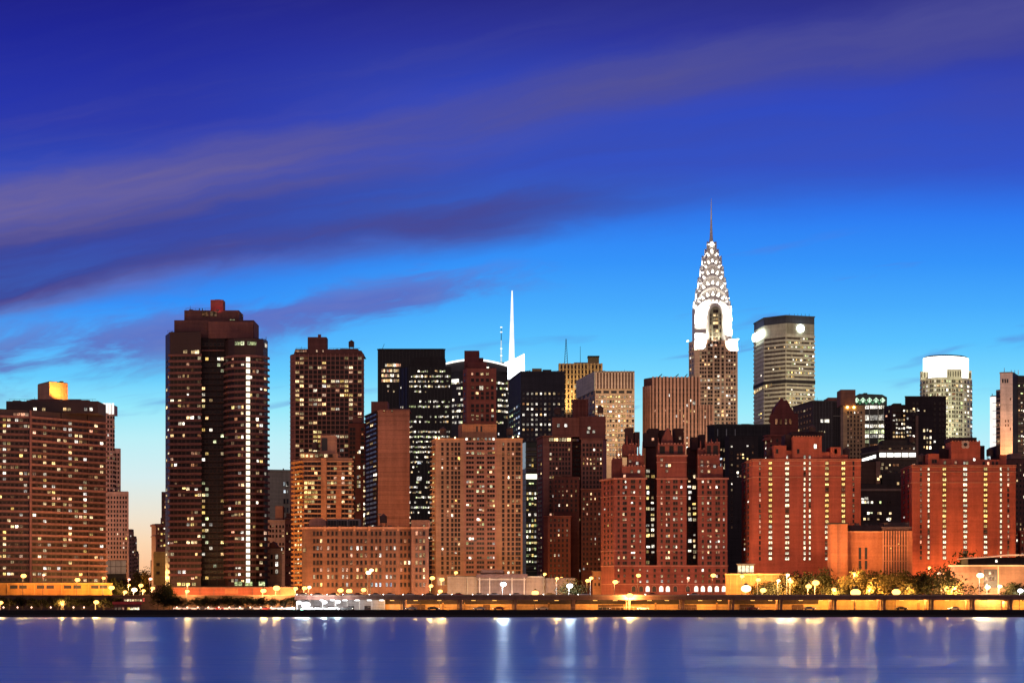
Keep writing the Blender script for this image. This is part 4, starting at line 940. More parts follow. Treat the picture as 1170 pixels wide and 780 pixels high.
for i, (w, ysp, h, off) in enumerate(tiers):
    hd_ = min(15 - off + 2, w*S_*1.0 + .3)
    tier = vault(w, ysp, h, hd_, MET)
    for side in (0, 1, 2):                                  # a bright steel rim round each arch
        bm = bmesh.new(); ro = [(w*S_*math.cos(t_)*1.03, b.z(ysp) + h*S_*1.03*math.sin(t_)) for t_ in span(0, math.pi, 19)]; ri = [(w*S_*math.cos(t_)*.955, b.z(ysp) + h*S_*.955*math.sin(t_)) for t_ in span(0, math.pi, 19)]
        pl = ro + ri[::-1]
        if side == 0: extrude_poly(bm, [(ctr.x + u, b.Y + 15 - hd_ - .5, z_) for u, z_ in pl], (0, .7, 0))
        else: extrude_poly(bm, [(ctr.x + (-hd_ - .5 if side == 1 else hd_ + .5), b.Y + 15 + u, z_) for u, z_ in pl], (.7 if side == 1 else -.7, 0, 0))
        from_bm('arch_rim', bm, RIM, tier, False)
    y_in = tiers[i-1] if i else (9.5, 362, 16, 0)
    n_ = (11, 9, 9, 7, 7, 5, 3)[i]
    for t_ in span(math.pi*(.10 if i < 3 else .16), math.pi*(.90 if i < 3 else .84), n_):
        # each lit window sits on its own arch, just above the arch in front
        wi, yi, hi = y_in[:3]
        ox, oz = (w*math.cos(t_)*.52 + wi*math.cos(t_)*.48), (b.z(ysp) + h*S_*math.sin(t_))*.46 + (b.z(yi) + hi*S_*math.sin(t_))*.54
        half = min(15 - off + 2, w*S_ + .3)
        sz = (1.6, 1.6, 1.5, 1.4, 1.25, 1.1, .9)[i]*S_
        dirx, dirz = math.cos(t_), math.sin(t_)
        px_, pz_ = -dirz, dirx
        pts = [(-.85*sz, -1.1*sz), (.85*sz, -1.1*sz), (.12*sz, 1.5*sz), (-.12*sz, 1.5*sz)]
        for side in (0, 1, 2):
            bm = bmesh.new(); poly = []
            for (u, v) in pts:
                u3 = u*px_ + v*dirx; v3 = u*pz_ + v*dirz
                a_ = ox*S_ + u3; z_ = oz + v3
                poly.append((ctr.x + a_, b.Y + 15 - half - .25, z_) if side == 0 else (ctr.x + (-half - .25 if side == 1 else half + .25), b.Y + 15 + a_, z_))
            extrude_poly(bm, poly, (0, .5, 0) if side == 0 else (.5 if side == 1 else -.5, 0, 0)); from_bm('arch_window', bm, ARCW, tier, False)
for (y, hw) in ((277, 3.4), (289.5, 5.4)):
    for s_ in (-1, 1): b.rod(cx - .5 + s_*hw, y + 1, y - 1, .8, .8, 14, 'lamp', ARCW)
bm = bmesh.new(); c0 = Vector((ctr.x, b.Y + 15, 0)); zz = lambda y_: c0 + Vector((-.3, 0, CZ + (HY - y_)*(b.Y+15)/F))
for (ya, yb, ra, rb) in ((292, 280, 2.6, 1.9), (280, 271, 1.9, 1.15), (271, 257, 1.15, .7), (257, 227, .7, .14)): tube(bm, zz(ya), zz(yb), ra, rb, 8)
from_bm('needle_spire', bm, MET, b.root)
for y in (276, 284): b.rod(cx - .4, y + 1.3, y - 1.3, 1.3, 1.0, 11, 'lamp', ARCW)
# shaft windows and lit mid band
b.chain = c1
ys = [394 + 4.45*i for i in range(28)]
def fnS(r, c):
    if r == 11 and rnd.random() < .85: return 'white'
    if r in (9, 12) and rnd.random() < .4: return 'warm'
    return 0
b.grid(1, [800.5, 803.2, 806], ys, 1.8, 2.3, .16, ('warm', 'white', 'dim'), fn=fnS); b.grid(1, [830.5, 833.4, 836.2, 839.4], ys[2:], 1.8, 2.3, .16, ('warm', 'white', 'dim'), fn=fnS)
b.grid(1, [809.8, 812.8, 817.6, 820.8, 825.6], ys, 2.2, 2.3, .22, ('warm', 'white', 'pink', 'dim'), fn=fnS, proud=.9)
b.grid(0, [789, 791.6], ys, 1.2, 2.2, .2, WARM)
for x in (808, 815.2, 823, 828.4): b.slab(1, x-.7, x+.7, 389, 690, .6, CH, 'pier')
for x in (797, 842): b.slab(1, x-.8, x+.8, 400, 690, .5, CH, 'pier')
for y in (399.6, 445): b.ring(y, y + .8, .4, CH, 'belt_course')
b.done()

b = Bldg('dark_flat_block', 'black flat roofed block below the spired skyscraper with few lit windows', 1350, 846, 'office block')
b.prism([(808, 6), (816, 0), (884, 0)], 485, None, wall(.030, .028, .032), 30); c1 = b.chain; b.ring(485, 486.4, .3, wall(.05, .048, .05), 'coping')
for x in span(818, 882, 17): b.slab(1, x-.25, x+.25, 486.5, 560, .2, wall(.045, .04, .042), 'mullion')
for x in (820, 830, 840): b.slab(1, x-.5, x+.5, 490, 498, .35, wall(.25, .27, .28), 'lit_fin')
b.prism([(828, -14), (833, -18), (866, -18)], 500.5, None, wall(.035, .028, .03), 14, 'lower_block')
b.grid(1, [843, 846, 849], [521, 525, 534, 541.5, 545.5], 1.8, 2.2, .6, WARM); b.grid(1, [836, 854, 860], [512 + 7*i for i in range(14)], 1.8, 2.2, .22, WARM)
b.chain = c1; b.grid(1, [824, 828], [514, 524.5, 531, 535], 2.4, 3.4, .7, ('white', 'cool', 'warm')); clutter(b, 818, 880, 485, 8, 7, False); b.done()

b = Bldg('octagonal_office_tower', 'octagonal beige office tower with glowing white roof signs on two faces', 1950, 896, 'office tower')
OF = wall(.56, .52, .38); OFB = wall(.62, .58, .43)
b.prism([(861.5, 58), (873, 18), (898, 0), (930.5, 10)], 369, None, OF, 30); c1 = b.chain
b.prism([(861.5, 58.5), (873, 18.5), (898, .6), (930.5, 10.6)], 360, 369, wall(.07, .075, .09, .5), 28, 'attic')
b.chain = c1; b.ring(359.8, 361.2, .5, wall(.09, .09, .10), 'coping')
for x in (905, 911, 915, 919, 923.5, 928): b.rod(x, 360, 355, .2, .12, 20, 'antenna')
ys = [383.5 + 4.9*i for i in range(24)]
for y in ys:
    b.ring(y - 1.2, y + 1.1, .45, OFB, 'spandrel_band')
b.ring(433.5, 437.5, .6, wall(.04, .035, .035), 'plant_floor')
for i, (x0, x1, n_) in enumerate(((863, 872, 5), (874.5, 896.5, 13), (899.5, 929, 18))):
    b.grid(i, span(x0, x1, n_), [y + 2.4 for y in ys], 1.45, 1.9, (.05, .02, .2)[i], ('warm', 'white', 'gold', 'green'), rowp=[.4, 1, 4, .2, .6, 2.2, .8, .3, 1.6, .3, .5, .3, .5, 2.0, 2.0, 2.0], run=.45 if i == 2 else .1, dark=(i > 0))
for x in span(863, 882, 11): i = 0 if x < 872.5 else 1; b.win(i, x, 441.5 - (x-863)*.18, .9, 3.4, 'warm', .8)
for x in span(899.3, 930, 26): b.slab(2, x-.12, x+.12, 369.5, 381, .3, wall(.16, .14, .12), 'fin')
SIGN = glow_mat('roof_sign_glow', .86, 1, .98, 9)
# oblong sign, rounded, slanting with its face
A = b.on(0, 864); B_ = b.on(1, 875.5); d = (B_ - A).normalized(); n = Vector((d.y, -d.x, 0)); L_ = (B_ - A).length
bm = bmesh.new(); hh = 3.0
pts = [(math.cos(t_)*hh + (L_/2 - hh if math.cos(t_) > 0 else -(L_/2 - hh)), math.sin(t_)*hh) for t_ in span(0, 2*math.pi*15/16, 16)]
mid = (A + B_)/2 + n*3.5; extrude_poly(bm, [tuple((mid + d*u))[:2] + (b.z(378.5) + v + u*.02,) for u, v in pts], -n*1.2); from_bm('roof_sign', bm, SIGN, b.root)
c = b.on(2, 914); n = b.face(2)[3]; d = b.face(2)[2]; bm = bmesh.new()
extrude_poly(bm, [tuple((c + n*1.6 + d*3.1*math.cos(t_)))[:2] + (b.z(374.5) + 3.1*math.sin(t_),) for t_ in span(0, 2*math.pi*19/20, 20)], -n*1.0); from_bm('round_emblem', bm, SIGN, b.root)
b.done(dark_glass('bronze_glass', .10, .075, .045, .3))

# red towers with lit stair columns
def tudor(name, label, Yd, x_side, x0, x1, top, tiers_, cols, rows, side_cols, band_ys, bot=660):
    b = Bldg(name, label, Yd, (x0+x1)/2, 'apartment tower')
    b.prism([(x_side, 34), (x0, 0), (x1, 0)], top, None, RED, 32); c1 = b.chain
    b.ring(top, top + 1.2, .35, wall(.50, .16, .09), 'cornice')
    for y in band_ys: b.ring(y, y + .6, .25, wall(.58, .26, .15), 'belt_course')
    for (a0, a1, tp, bt, off, nm) in tiers_: b.block(a0, a1, tp, bt, RED if nm != 'slate_roof' else wall(.05, .025, .025), off, 14, nm)
    for (x, w, kd, dens) in cols:
        for r, y in enumerate(rows):
            if dens < 1 and rnd.random() > dens: kk_ = None if rnd.random() < .6 else 'dim'
            elif r < len(rows)*.62 and kd == 'amber' : kk_ = 'amber' if w > 3 else 'full'
            else: kk_ = 'full' if kd in ('amber', 'full') else kd
            b.win(1, x + rnd.uniform(-.15, .15), y, w*rnd.choice((1, .95, .85)), (3.1 if w > 3 else 3.4)*rnd.choice((1, 1, .85)), kk_ if rnd.random() > .05 else 'dim', .1)
    # darker stripes laid on the wall behind the stair strips
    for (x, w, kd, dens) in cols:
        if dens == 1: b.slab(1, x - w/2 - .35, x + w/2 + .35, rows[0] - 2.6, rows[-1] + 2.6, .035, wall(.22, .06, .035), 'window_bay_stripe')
    b.grid(0, side_cols, rows, 1.3, 2.6, .12, WARM)
    return b, c1
rows = [528.8 + 6.05*i for i in range(19)]
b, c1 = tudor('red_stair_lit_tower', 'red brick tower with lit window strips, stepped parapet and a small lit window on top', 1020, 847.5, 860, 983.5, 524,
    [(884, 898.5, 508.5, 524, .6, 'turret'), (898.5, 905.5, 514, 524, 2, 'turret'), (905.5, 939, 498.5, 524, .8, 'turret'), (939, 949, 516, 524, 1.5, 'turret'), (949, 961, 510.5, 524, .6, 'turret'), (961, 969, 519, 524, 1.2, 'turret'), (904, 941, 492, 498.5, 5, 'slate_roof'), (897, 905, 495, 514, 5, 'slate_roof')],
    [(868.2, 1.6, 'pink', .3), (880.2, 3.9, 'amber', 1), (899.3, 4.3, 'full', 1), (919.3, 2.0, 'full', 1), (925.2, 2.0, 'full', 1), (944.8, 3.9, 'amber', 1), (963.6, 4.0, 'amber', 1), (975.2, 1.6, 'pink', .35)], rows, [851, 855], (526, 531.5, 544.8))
b.win(1, 931.5, 509.5, 2.2, 4.4, 'white', .4) if False else b.cells.append((b.pt(931.5, .7), 1.0, b.z(507), b.z(512), Vector((1, 0, 0)), Vector((0, -1, 0)), 'white', .15))
for (x, off) in ((888, .5), (912, .7), (955, .5), (955, .5)): b.cells.append((b.pt(x, off), .8, b.z(513), b.z(517), Vector((1, 0, 0)), Vector((0, -1, 0)), None, .12))
for x in span(907, 938, 11): b.block(x-.7, x+.7, 497.3, 498.5, wall(.5, .2, .12), .8, .6, 'merlon')
for x, y in ((919.3, 522), (925.2, 522), (899.3, 522)): b.cells.append((b.pt(x, .7), .7, b.z(y-1.9), b.z(y+1.9), Vector((1, 0, 0)), Vector((0, -1, 0)), 'white', .14))
clutter(b, 906, 938, 498.5, 4, 4); clutter(b, 962, 982, 524, 6, 3); clutter(b, 862, 884, 524, 6, 3)
b.done()
rows = [535.5 + 5.95*i for i in range(18)]
b, c1 = tudor('red_emblem_tower', 'red brick tower with lit window strips and a pale round emblem under its dark roof', 1025, 1029.5, 1042, 1160.5, 531,
    [(1060.5, 1073, 518, 531, .6, 'turret'), (1073, 1087, 523.5, 531, 1.2, 'turret'), (1087, 1120, 504, 531, .8, 'turret'), (1120, 1143, 524.5, 531, 1.0, 'turret'), (1143, 1150, 519, 531, 1.4, 'turret'), (1085.5, 1116, 499, 504, 3, 'slate_roof'), (1139, 1143, 508, 524.5, 4, 'slate_roof'), (1072.5, 1087, 512, 523.5, 7, 'slate_roof'), (1120, 1125, 508, 524.5, 5, 'slate_roof')],
    [(1052.2, 1.7, 'pink', .35), (1061, 2.0, 'full', 1), (1079, 3.8, 'amber', 1), (1102.8, 4.3, 'full', 1), (1126, 3.9, 'amber', 1), (1143.6, 2.1, 'full', 1), (1152, 1.8, 'pink', .45)], rows, [1033, 1038], (533, 538.6, 550.8), 640)
c = b.pt(1103, .8); bm = bmesh.new()
for k_ in range(4):
    a_ = math.pi/4 + k_*math.pi/2; extrude_poly(bm, [(c.x + 1.0*math.cos(a_) + .95*math.cos(t_), c.y - .25, b.z(503.5 if False else 507.5) + 1.0*math.sin(a_) + .95*math.sin(t_)) for t_ in span(0, 2*math.pi*11/12, 12)], (0, .25 + .01*k_, 0))
from_bm('round_emblem', bm, wall(.62, .45, .35), b.root)
bm = bmesh.new(); extrude_poly(bm, [(c.x + .8*math.cos(t_), c.y - .4, b.z(507.5) + .8*math.sin(t_)) for t_ in span(0, 2*math.pi*11/12, 12)], (0, .6, 0)); from_bm('emblem_centre', bm, DARKM, b.root)
b.slab(1, 1090, 1094.5, 511, 512.5, -.6, DARKM, 'dark_slot') if False else None
for x in span(1088.5, 1119, 10): b.block(x-.7, x+.7, 502.8, 504, wall(.5, .2, .12), .8, .6, 'merlon')
b.rod(1114.5, 499, 494, .3, .15, 8, 'flagpole')
for (x, y, kd, off) in ((1066, 526.5, None, .5), (1069, 526.5, None, .5), (1079.5, 528, 'warm', 1.1), (1092, 528, 'pink', .7), (1102, 528.5, 'white', .7), (1105, 528.5, 'warm', .7), (1113, 524.5, 'white', .7), (1124, 529, None, .9), (1129, 529, 'pink', .9), (1134.5, 529, None, .9), (1139, 529, None, .9)):
    b.cells.append((b.pt(x, off), .8, b.z(y-1.6), b.z(y+1.6), Vector((1, 0, 0)), Vector((0, -1, 0)), kd, .14))
clutter(b, 1044, 1060, 531, 6, 3); clutter(b, 1144, 1159, 531, 6, 3, False); clutter(b, 1124, 1140, 524.5, 5, 2)
b.done()
# ------------------------------------------------------------------ city, far right
b = Bldg('gabled_brick_tower', 'dark red brick tower top with steep gothic gables behind the red stair lit tower', 1160, 893, 'apartment tower')
GB = wall(.17, .05, .042)
b.prism([(873, 6), (877, 0), (913, 0)], 497, None, GB, 24); c1 = b.chain
b.prism([(880, 3), (912, 3)], 472, 497, GB, 18, 'upper_storey', False)
b.profile([(883, 472), (887, 463), (891, 457), (893.5, 454), (896, 457), (899, 456), (903, 463), (908, 472)], 3.2, 14, GB, 'gable')
for x, t0 in ((893.5, 453), (884, 466), (906, 465), (881, 474), (911, 473)): b.rod(x, t0 + 8, t0, .5, .2, 6, 'pinnacle', GB)
b.profile([(872, 503), (874, 500), (881, 498.5), (881, 503)], -1, 8, wall(.24, .07, .055), 'cornice_step')
b.grid(1, [881, 888, 896, 904, 909], [503 + 6*i for i in range(8)], 1.8, 3, .1, WARM); b.grid(0, [875], [505 + 6*i for i in range(14)], 1.2, 2.6, .35, ('white', 'warm'))
for x in (887, 892, 898, 903): b.cells.append((b.pt(x, 2.9), .9, b.z(478), b.z(484), Vector((1, 0, 0)), Vector((0, -1, 0)), 'dim', .14))
b.chain = c1; b.ring(496.5, 498, .5, wall(.24, .07, .055), 'cornice'); b.ring(510, 511, .3, wall(.24, .07, .055), 'belt_course')
b.done()
b = Bldg('dark_gridded_block', 'dark grey skewed block with a fine pale grid and one long lit window', 1460, 937, 'office block')
b.prism([(906, 46), (928.5, 0), (967, 4)], 457.5, None, wall(.055, .048, .048, .6), 30); c1 = b.chain
b.ring(457.3, 458.6, .3, wall(.09, .08, .08), 'coping')
for x in span(929.3, 950, 7): b.slab(1, x-.18, x+.18, 458.6, 560, .25, wall(.13, .12, .12), 'mullion')
for x in span(953, 965, 6): b.slab(1, x-.5, x+.5, 458.6, 560, .3, wall(.035, .03, .03), 'mullion')
b.block(946, 963, 453, 457.5, wall(.25, .10, .07), 6, 14, 'roof_house')
for x in (938.6, 941, 943.5, 946): b.win(1, x, 480.5, 2.2, 3.4, 'white', .5)
b.grid(1, [936.5, 939, 942], [493], 1.6, 2, .7, ('warm',)); b.slab(1, 952, 966, 474.3, 475, .4, GREYC, 'belt_course')
b.grid(0, span(909, 926, 6), [466 + 7*i for i in range(10)], 1.6, 2.6, .1, WARM); clutter(b, 930, 946, 457.5, 8, 3, False); b.done(GLG)
b = Bldg('lamp_lit_beige_tower', 'beige tower with two orange lamps under its blank brown top', 1370, 975, 'tower')
b.prism([(960.5, 4), (963.5, 0), (988.5, 0)], 463, None, wall(.46, .31, .17), 24); c1 = b.chain
b.block(960.5, 977.5, 445, 463.2, wall(.27, .13, .085), -.4, 16, 'blank_top'); b.ring(463, 464, .3, wall(.5, .33, .18), 'belt_course')
SOD = glow_mat('sodium_bulb', 1, .52, .12, 14)
b.ledge_lights([(968, 465.2), (975.5, 465.2)], SOD, .75)
b.grid(1, [969, 972.5, 976.5, 980.5, 984], [471 + 4.7*i for i in range(12)], 1.4, 2.3, .12, ('warm', 'white', 'pink'), rowp=[2, .3, 1.5, .2]); clutter(b, 979, 987, 463, 4, 2, False); b.done()
b = Bldg('diamond_crown_tower', 'office tower with a row of green diamond shapes glowing below its roof', 1560, 996, 'office tower')
b.prism([(977, 3), (980, 0), (1010, 0), (1014, 8)], 465, None, wall(.12, .12, .10), 28); c1 = b.chain
b.profile([(977, 465), (977, 452), (982, 449.5), (1008, 450.5), (1013.5, 453.5), (1013.5, 465)], .6, 26, wall(.10, .12, .10), 'crown'); b.block(987, 991, 447.5, 450, DARKM, 8, 6, 'plant_room')
DIA = glow_mat('diamond_glow', .72, 1, .72, 1.7, .5, .4)
for x in (979, 986, 993.5, 1001, 1008.5):
    bm = bmesh.new(); c = b.pt(x, .2); r_ = 1.75
    extrude_poly(bm, [(c.x - r_, c.y, b.z(457)), (c.x, c.y, b.z(457) - r_), (c.x + r_, c.y, b.z(457)), (c.x, c.y, b.z(457) + r_)], (0, 1, 0)); from_bm('diamond_light', bm, DIA, b.root)
GRN = glow_mat('green_trim_glow', .25, .75, .38, .5, .5, .3)
for x in (982.5, 989.8, 997.2, 1004.7):
    for s_ in (-1, 1):
        bm = bmesh.new(); a_, c_ = b.pt(x, .1), b.pt(x + s_*3.2, .1); tube(bm, (a_.x, a_.y, b.z(461.5)), (c_.x, c_.y, b.z(455.5)), .28, .28, 5); from_bm('crown_rib', bm, GRN, b.root)
for y, kd in ((465, 'white'), (477, 'white'), (486.5, 'white'), (493, 'green'), (498, 'white'), (504, 'green'), (509, 'dim')):
    for x in (986, 990.5, 996, 1000.5, 1006, 1010): 
        if rnd.random() < (.95 if y < 500 else .55): b.win(1 if x < 1010 else 2, x, y, 4.2, 3.6 if y != 477 else 6, kd, .3)
for x in (983.2, 993.2, 1003.2, 1009.6): b.slab(1, x-.5, x+.5, 463, 530, .8, wall(.45, .48, .38), 'pier')
b.grid(0, [978.4], [470 + 5*i for i in range(9)], 1, 2, .3, WARM); b.done(GLG)
b = Bldg('stepped_dark_office', 'dark brown stepped office block with a taller flat black upper part', 1470, 1047, 'office block')
DK = wall(.085, .05, .042)
b.prism([(1010, 14), (1019, 0), (1058, 0)], 462.5, None, DK, 30); c1 = b.chain; b.block(1021, 1030, 460, 462.5, DK, 4, 8, 'plant_room')
b.prism([(1034, -8), (1081, -8)], 454, None, wall(.035, .026, .028), 34, 'upper_block'); c2 = b.chain; b.ring(453.6, 455, .3, wall(.06, .045, .045), 'coping')
b.grid(0, [1036.5, 1041, 1045, 1049, 1056.5], [470.3], 2.6, 2.2, .95, ('white', 'warm')); 
b.grid(0, span(1037, 1040, 2), [479, 489, 494, 498.5], 2.6, 2.2, .8, ('white', 'warm'))
b.grid(0, [1056, 1059.5, 1063], [492.5, 500.5, 506, 512], 2, 3.2, .75, ('white', 'warm')); b.grid(0, [1044, 1048, 1068, 1074, 1078], [462 + 6.2*i for i in range(14)], 2, 2.4, .12, ('warm', 'white', 'cool'))
b.chain = c1; b.grid(1, [1021.5, 1024.5, 1027.5, 1030.5, 1033], [469, 474.5, 479.5, 484, 489, 494, 498.5], 2, 2.2, .5, ('white', 'warm'), rowp=[.8, 1, 1.2, .2, 1.4, 1.3, 1.8], run=.3)
b.grid(0, [1013, 1016], [469 + 5*i for i in range(9)], 1.6, 2, .25, WARM)
b.slab(0, 1046, 1048.2, 455, 540, .01, DK, 'pier') if False else None
b.chain = c2; b.slab(0, 1046, 1049, 476, 540, .8, wall(.20, .12, .09), 'pier')
clutter(b, 1036, 1078, 454, 6, 5, False)
b.done(GLB)
b = Bldg('lit_strip_block', 'low dark block with one continuous glaring strip of lit windows', 1310, 1016, 'office block')
b.prism([(984, 30), (1004, 0), (1047, 0)], 508, None, wall(.06, .045, .04), 24); c1 = b.chain
b.block(1008, 1036, 502, 508, wall(.05, .04, .038), 4, 12, 'plant_room')
STR = glow_mat('strip_window_glow', 1, .95, .86, 3.2, .5, .25)
for x0 in (985.5, 989.5, 993.5, 997.5): 
    o = b.slab(0, x0, x0 + 3.3, 520 + (1000-x0)*.14 - 1.6, 523.5 + (1000-x0)*.14 - 1.6, .3, STR, 'strip_window')
for x0 in (1005, 1013.5, 1022, 1030.5, 1039): b.slab(1, x0, x0 + 7.2, 517.2, 521.8, .3, STR, 'strip_window')
b.ring(514, 516, .6, wall(.16, .12, .10), 'canopy_band'); b.ring(523.5, 525, .6, wall(.10, .075, .06), 'canopy_band')
b.grid(1, span(1008, 1044, 9), [512, 531, 538, 545, 552], 2.6, 2.4, .22, WARM); clutter(b, 1036, 1046, 508, 4, 3); b.done()
b = Bldg('dark_parking_block', 'dim brown low block filling the gap between the two red stair lit towers', 1185, 1010, 'building')
b.prism([(980, 0), (1036, 0)], 553, None, wall(.06, .04, .035), 26); c1 = b.chain
b.block(984, 1001, 527, 553, wall(.10, .055, .04), 2, 18, 'raised_block', True); b.block(1001, 1006, 526.5, 553, wall(.22, .13, .10), 1, 18, 'side_wall')
b.ring(558, 560.6, .5, wall(.24, .16, .12), 'parapet_band')
b.grid(0, [986, 990], [569, 573], 4, 3.4, .9, ('white',)); b.grid(0, [988, 992, 996, 1003.5, 1005.5, 1014, 1017], [573.5, 586, 592.5], 2.4, 2.6, .55, ('warm', 'green', 'white')); b.win(0, 1016, 593, 2.4, 4, 'white')
for (x, y) in ((1007.5, 534.5), (1003.5, 547), (1006, 544), (1013, 534), (1026, 552), (1008.5, 530)): b.cells.append((b.pt(x, -.1), 1.0, b.z(y-1.5), b.z(y+1.5), Vector((1, 0, 0)), Vector((0, -1, 0)), 'warm', .15))
b.block(1008, 1034, 540, 553, wall(.05, .038, .035), 0.4, 16, 'raised_block')
clutter(b, 1007, 1034, 540, 4, 5, False)
b.done()
# round glass tower with the glowing drum on top
b = Bldg('round_glass_tower', 'round pale glass office tower crowned by a glaring white glass drum', 1850, 1081, 'office tower')
def arcchain(x0, x1, bow, n_):
    return [((x0+x1)/2 - (x1-x0)/2*math.cos(t_), bow*(1-math.sin(t_))) for t_ in span(.12, math.pi-.12, n_)]
GW = wall(.80, .72, .48, .5)
b.prism(arcchain(1051, 1111, 24, 11), 431, None, GW, 14); c1 = b.chain
b.prism([(x, o+1.2) for x, o in arcchain(1054.5, 1107, 22, 11)], 406.5, 431, glow_mat('lit_drum_glass', 1, .97, .90, 4.0, .15, .1), 12, 'glass_drum', False)
b.prism([(x, o+1.6) for x, o in arcchain(1056, 1105.5, 22, 11)], 405, 406.6, DARKM, 12, 'drum_rim', False)
for x0, x1 in ((1052, 1061.5), (1082, 1099), (1106.5, 1110)):
    i = [j for j in range(10) if True]
    a_, c_ = b.pt(x0, 0), b.pt(x1, 0); tm = ((x0+x1)/2 - 1081)/30; off = 24*(1 - math.sqrt(max(0, 1 - tm*tm))) - .6
    b.block(x0, x1, 421.5 if x0 > 1060 else 423, 432.5, GW, off, 3, 'wing_wall')
    for x in span(x0 + 1.3, x1 - 1.3, max(2, int((x1-x0)/2.6))): b.block(x-.5, x+.5, 424, 430, wall(.12, .10, .06), off - .12, .5, 'slot')
ys = [435 + 5.0*i for i in range(17)]
for y in ys: b.ring(y + 2.1, y + 3.0, .3, wall(.55, .5, .36), 'floor_band', c1)
for i in range(10):
    xa, xb = [CX + F*p.x/p.y for p in (c1[i], c1[i+1])]; n_ = max(1, int((xb - xa)/2.6))
    b.grid(i, span(xa + 1.1, xb - 1.1, n_) if n_ > 1 else [(xa+xb)/2], ys, 1.7, 2.6, .5 if i > 3 else .3, ('green', 'white', 'warm', 'dim'), rowp=[.8, 1.2, 1.2, 1.0, 1.3, 1.1, .9, .8, .6, .5, .5, .4, .4])
for x in (1083, 1102): b.slab(5 if x < 1090 else 7, x-.3, x+.3, 432, 560, .5, wall(.1, .09, .06), 'joint') if False else None
b.done(dark_glass('warm_glass', .13, .12, .075, .25))
b = Bldg('white_lit_slab', 'bright white illuminated narrow slab tower beside the banded grey tower', 1650, 1134, 'tower')
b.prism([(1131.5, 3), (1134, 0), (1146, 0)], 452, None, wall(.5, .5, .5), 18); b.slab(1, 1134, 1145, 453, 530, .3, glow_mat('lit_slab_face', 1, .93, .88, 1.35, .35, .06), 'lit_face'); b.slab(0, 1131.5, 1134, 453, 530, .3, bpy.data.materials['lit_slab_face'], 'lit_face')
for y in [460 + 9*i for i in range(8)]: b.slab(1, 1134, 1145, y, y + .5, .5, wall(.6, .55, .5), 'floor_band')
b.rod(1135, 452, 449, .3, .2, 4, 'antenna')
b = Bldg('banded_grey_tower', 'tall grey concrete tower with dark vents near its top and a shaded dark flank', 1260, 1155, 'office tower')
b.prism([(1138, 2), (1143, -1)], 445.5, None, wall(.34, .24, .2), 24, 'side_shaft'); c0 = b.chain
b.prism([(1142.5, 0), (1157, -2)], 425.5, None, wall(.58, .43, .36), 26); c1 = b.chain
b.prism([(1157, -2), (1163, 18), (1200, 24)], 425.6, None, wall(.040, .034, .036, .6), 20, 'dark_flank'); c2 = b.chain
b.chain = c1; b.ring(425.3, 426.6, .3, wall(.3, .22, .19), 'coping')
for x in (1145.8, 1148.6, 1151.2): b.slab(0, x-.9, x+.9, 433, 437.5, .06, DARKM, 'vent')
for (x, y) in ((1149, 481), (1152, 481), (1149, 486), (1152, 486), (1154.5, 456), (1154.5, 490)): b.slab(0, x-.7, x+.7, y-1.4, y+1.4, .06, wall(.12, .07, .05), 'vent')
b.chain = c0; b.grid(0, [1139, 1140.5, 1142], [453 + 4.6*i for i in range(14)], 1.1, 2, .2, WARM); b.slab(0, 1138.4, 1142.2, 447, 453, .1, DARKM, 'louvre')
b.chain = c2; b.grid(1, span(1164.5, 1176, 5), [436.5 + 4.9*i for i in range(22)], 2.0, 2.4, .3, ('warm', 'green', 'white', 'dim'), run=.3, dark=False)
for y in [434 + 4.9*i for i in range(24)]: b.slab(1, 1163, 1178, y - .5, y + .3, .3, wall(.12, .10, .09), 'floor_band')
for x in (1152, 1160, 1164, 1168): b.rod(x, 426, 420.5 if x != 1152 else 418, .2, .12, 10, 'antenna', wall(.6, .6, .6))
b.ledge_lights([(1156.5, 524)], glow_mat('pale_roof_lamp', 1, .85, .7, 8), .6)
b.done()
b = Bldg('shaded_brick_block', 'shaded brown block behind the edge of the emblem topped red tower', 1130, 1166, 'building')
b.prism([(1146, 10), (1151, 2), (1200, 2)], 524, None, wall(.13, .06, .05), 24); c1 = b.chain
b.block(1155, 1167, 517, 524, wall(.22, .12, .10), 4, 10, 'roof_house')
b.grid(1, [1162, 1166, 1170, 1174], [530 + 6.2*i for i in range(20)], 1.8, 2.8, .16, ('warm', 'dim', 'white')); clutter(b, 1152, 1155, 524, 4, 1, False); b.done()
b = Bldg('red_corner_house', 'low red brick corner building at the edge beside the emblem topped red tower', 1075, 1168, 'building')
b.prism([(1163, 4), (1166, 0), (1200, 0)], 606, None, wall(.38, .11, .06), 20); b.ring(606, 607.5, .4, wall(.5, .2, .12), 'cornice'); b.grid(1, [1168, 1173], [612 + 7*i for i in range(7)], 1.6, 3, .3, ('pink', 'warm')); b.done()

b = Bldg('blank_orange_block', 'blank orange lit civic block with tall slot windows and a finned end', 978, 992, 'civic building')
OB = wall(.40, .135, .065)
b.prism([(945.5, 8), (949, 0), (968.5, 0)], 597.5, None, OB, 24); c1 = b.chain; b.ring(597.2, 598.4, .4, DARKM, 'coping')
b.slab(1, 957.2, 957.9, 598.5, 680, .03, DARKM, 'joint'); b.slab(1, 959.4, 959.9, 598.5, 680, .03, DARKM, 'joint')
b.prism([(968.5, 3), (1008, 3)], 606.5, None, OB, 20); c2 = b.chain; b.ring(606.3, 607.4, .4, wall(.58, .27, .16), 'coping'); b.block(970, 1008, 599, 606.5, wall(.11, .06, .05), 8, 14, 'roof_house')
for x in (982.5, 989.5):
    for (y0, y1) in ((625, 638.5), (640, 650)): b.slab(0, x-1.5, x+1.5, y0, y1, .04, DARKM, 'slot_window')
b.prism([(1008, 1.5), (1040.5, 1.5)], 602, None, wall(.10, .05, .045), 22); c3 = b.chain; b.ring(601.2, 603.2, .5, wall(.09, .05, .05), 'coping')
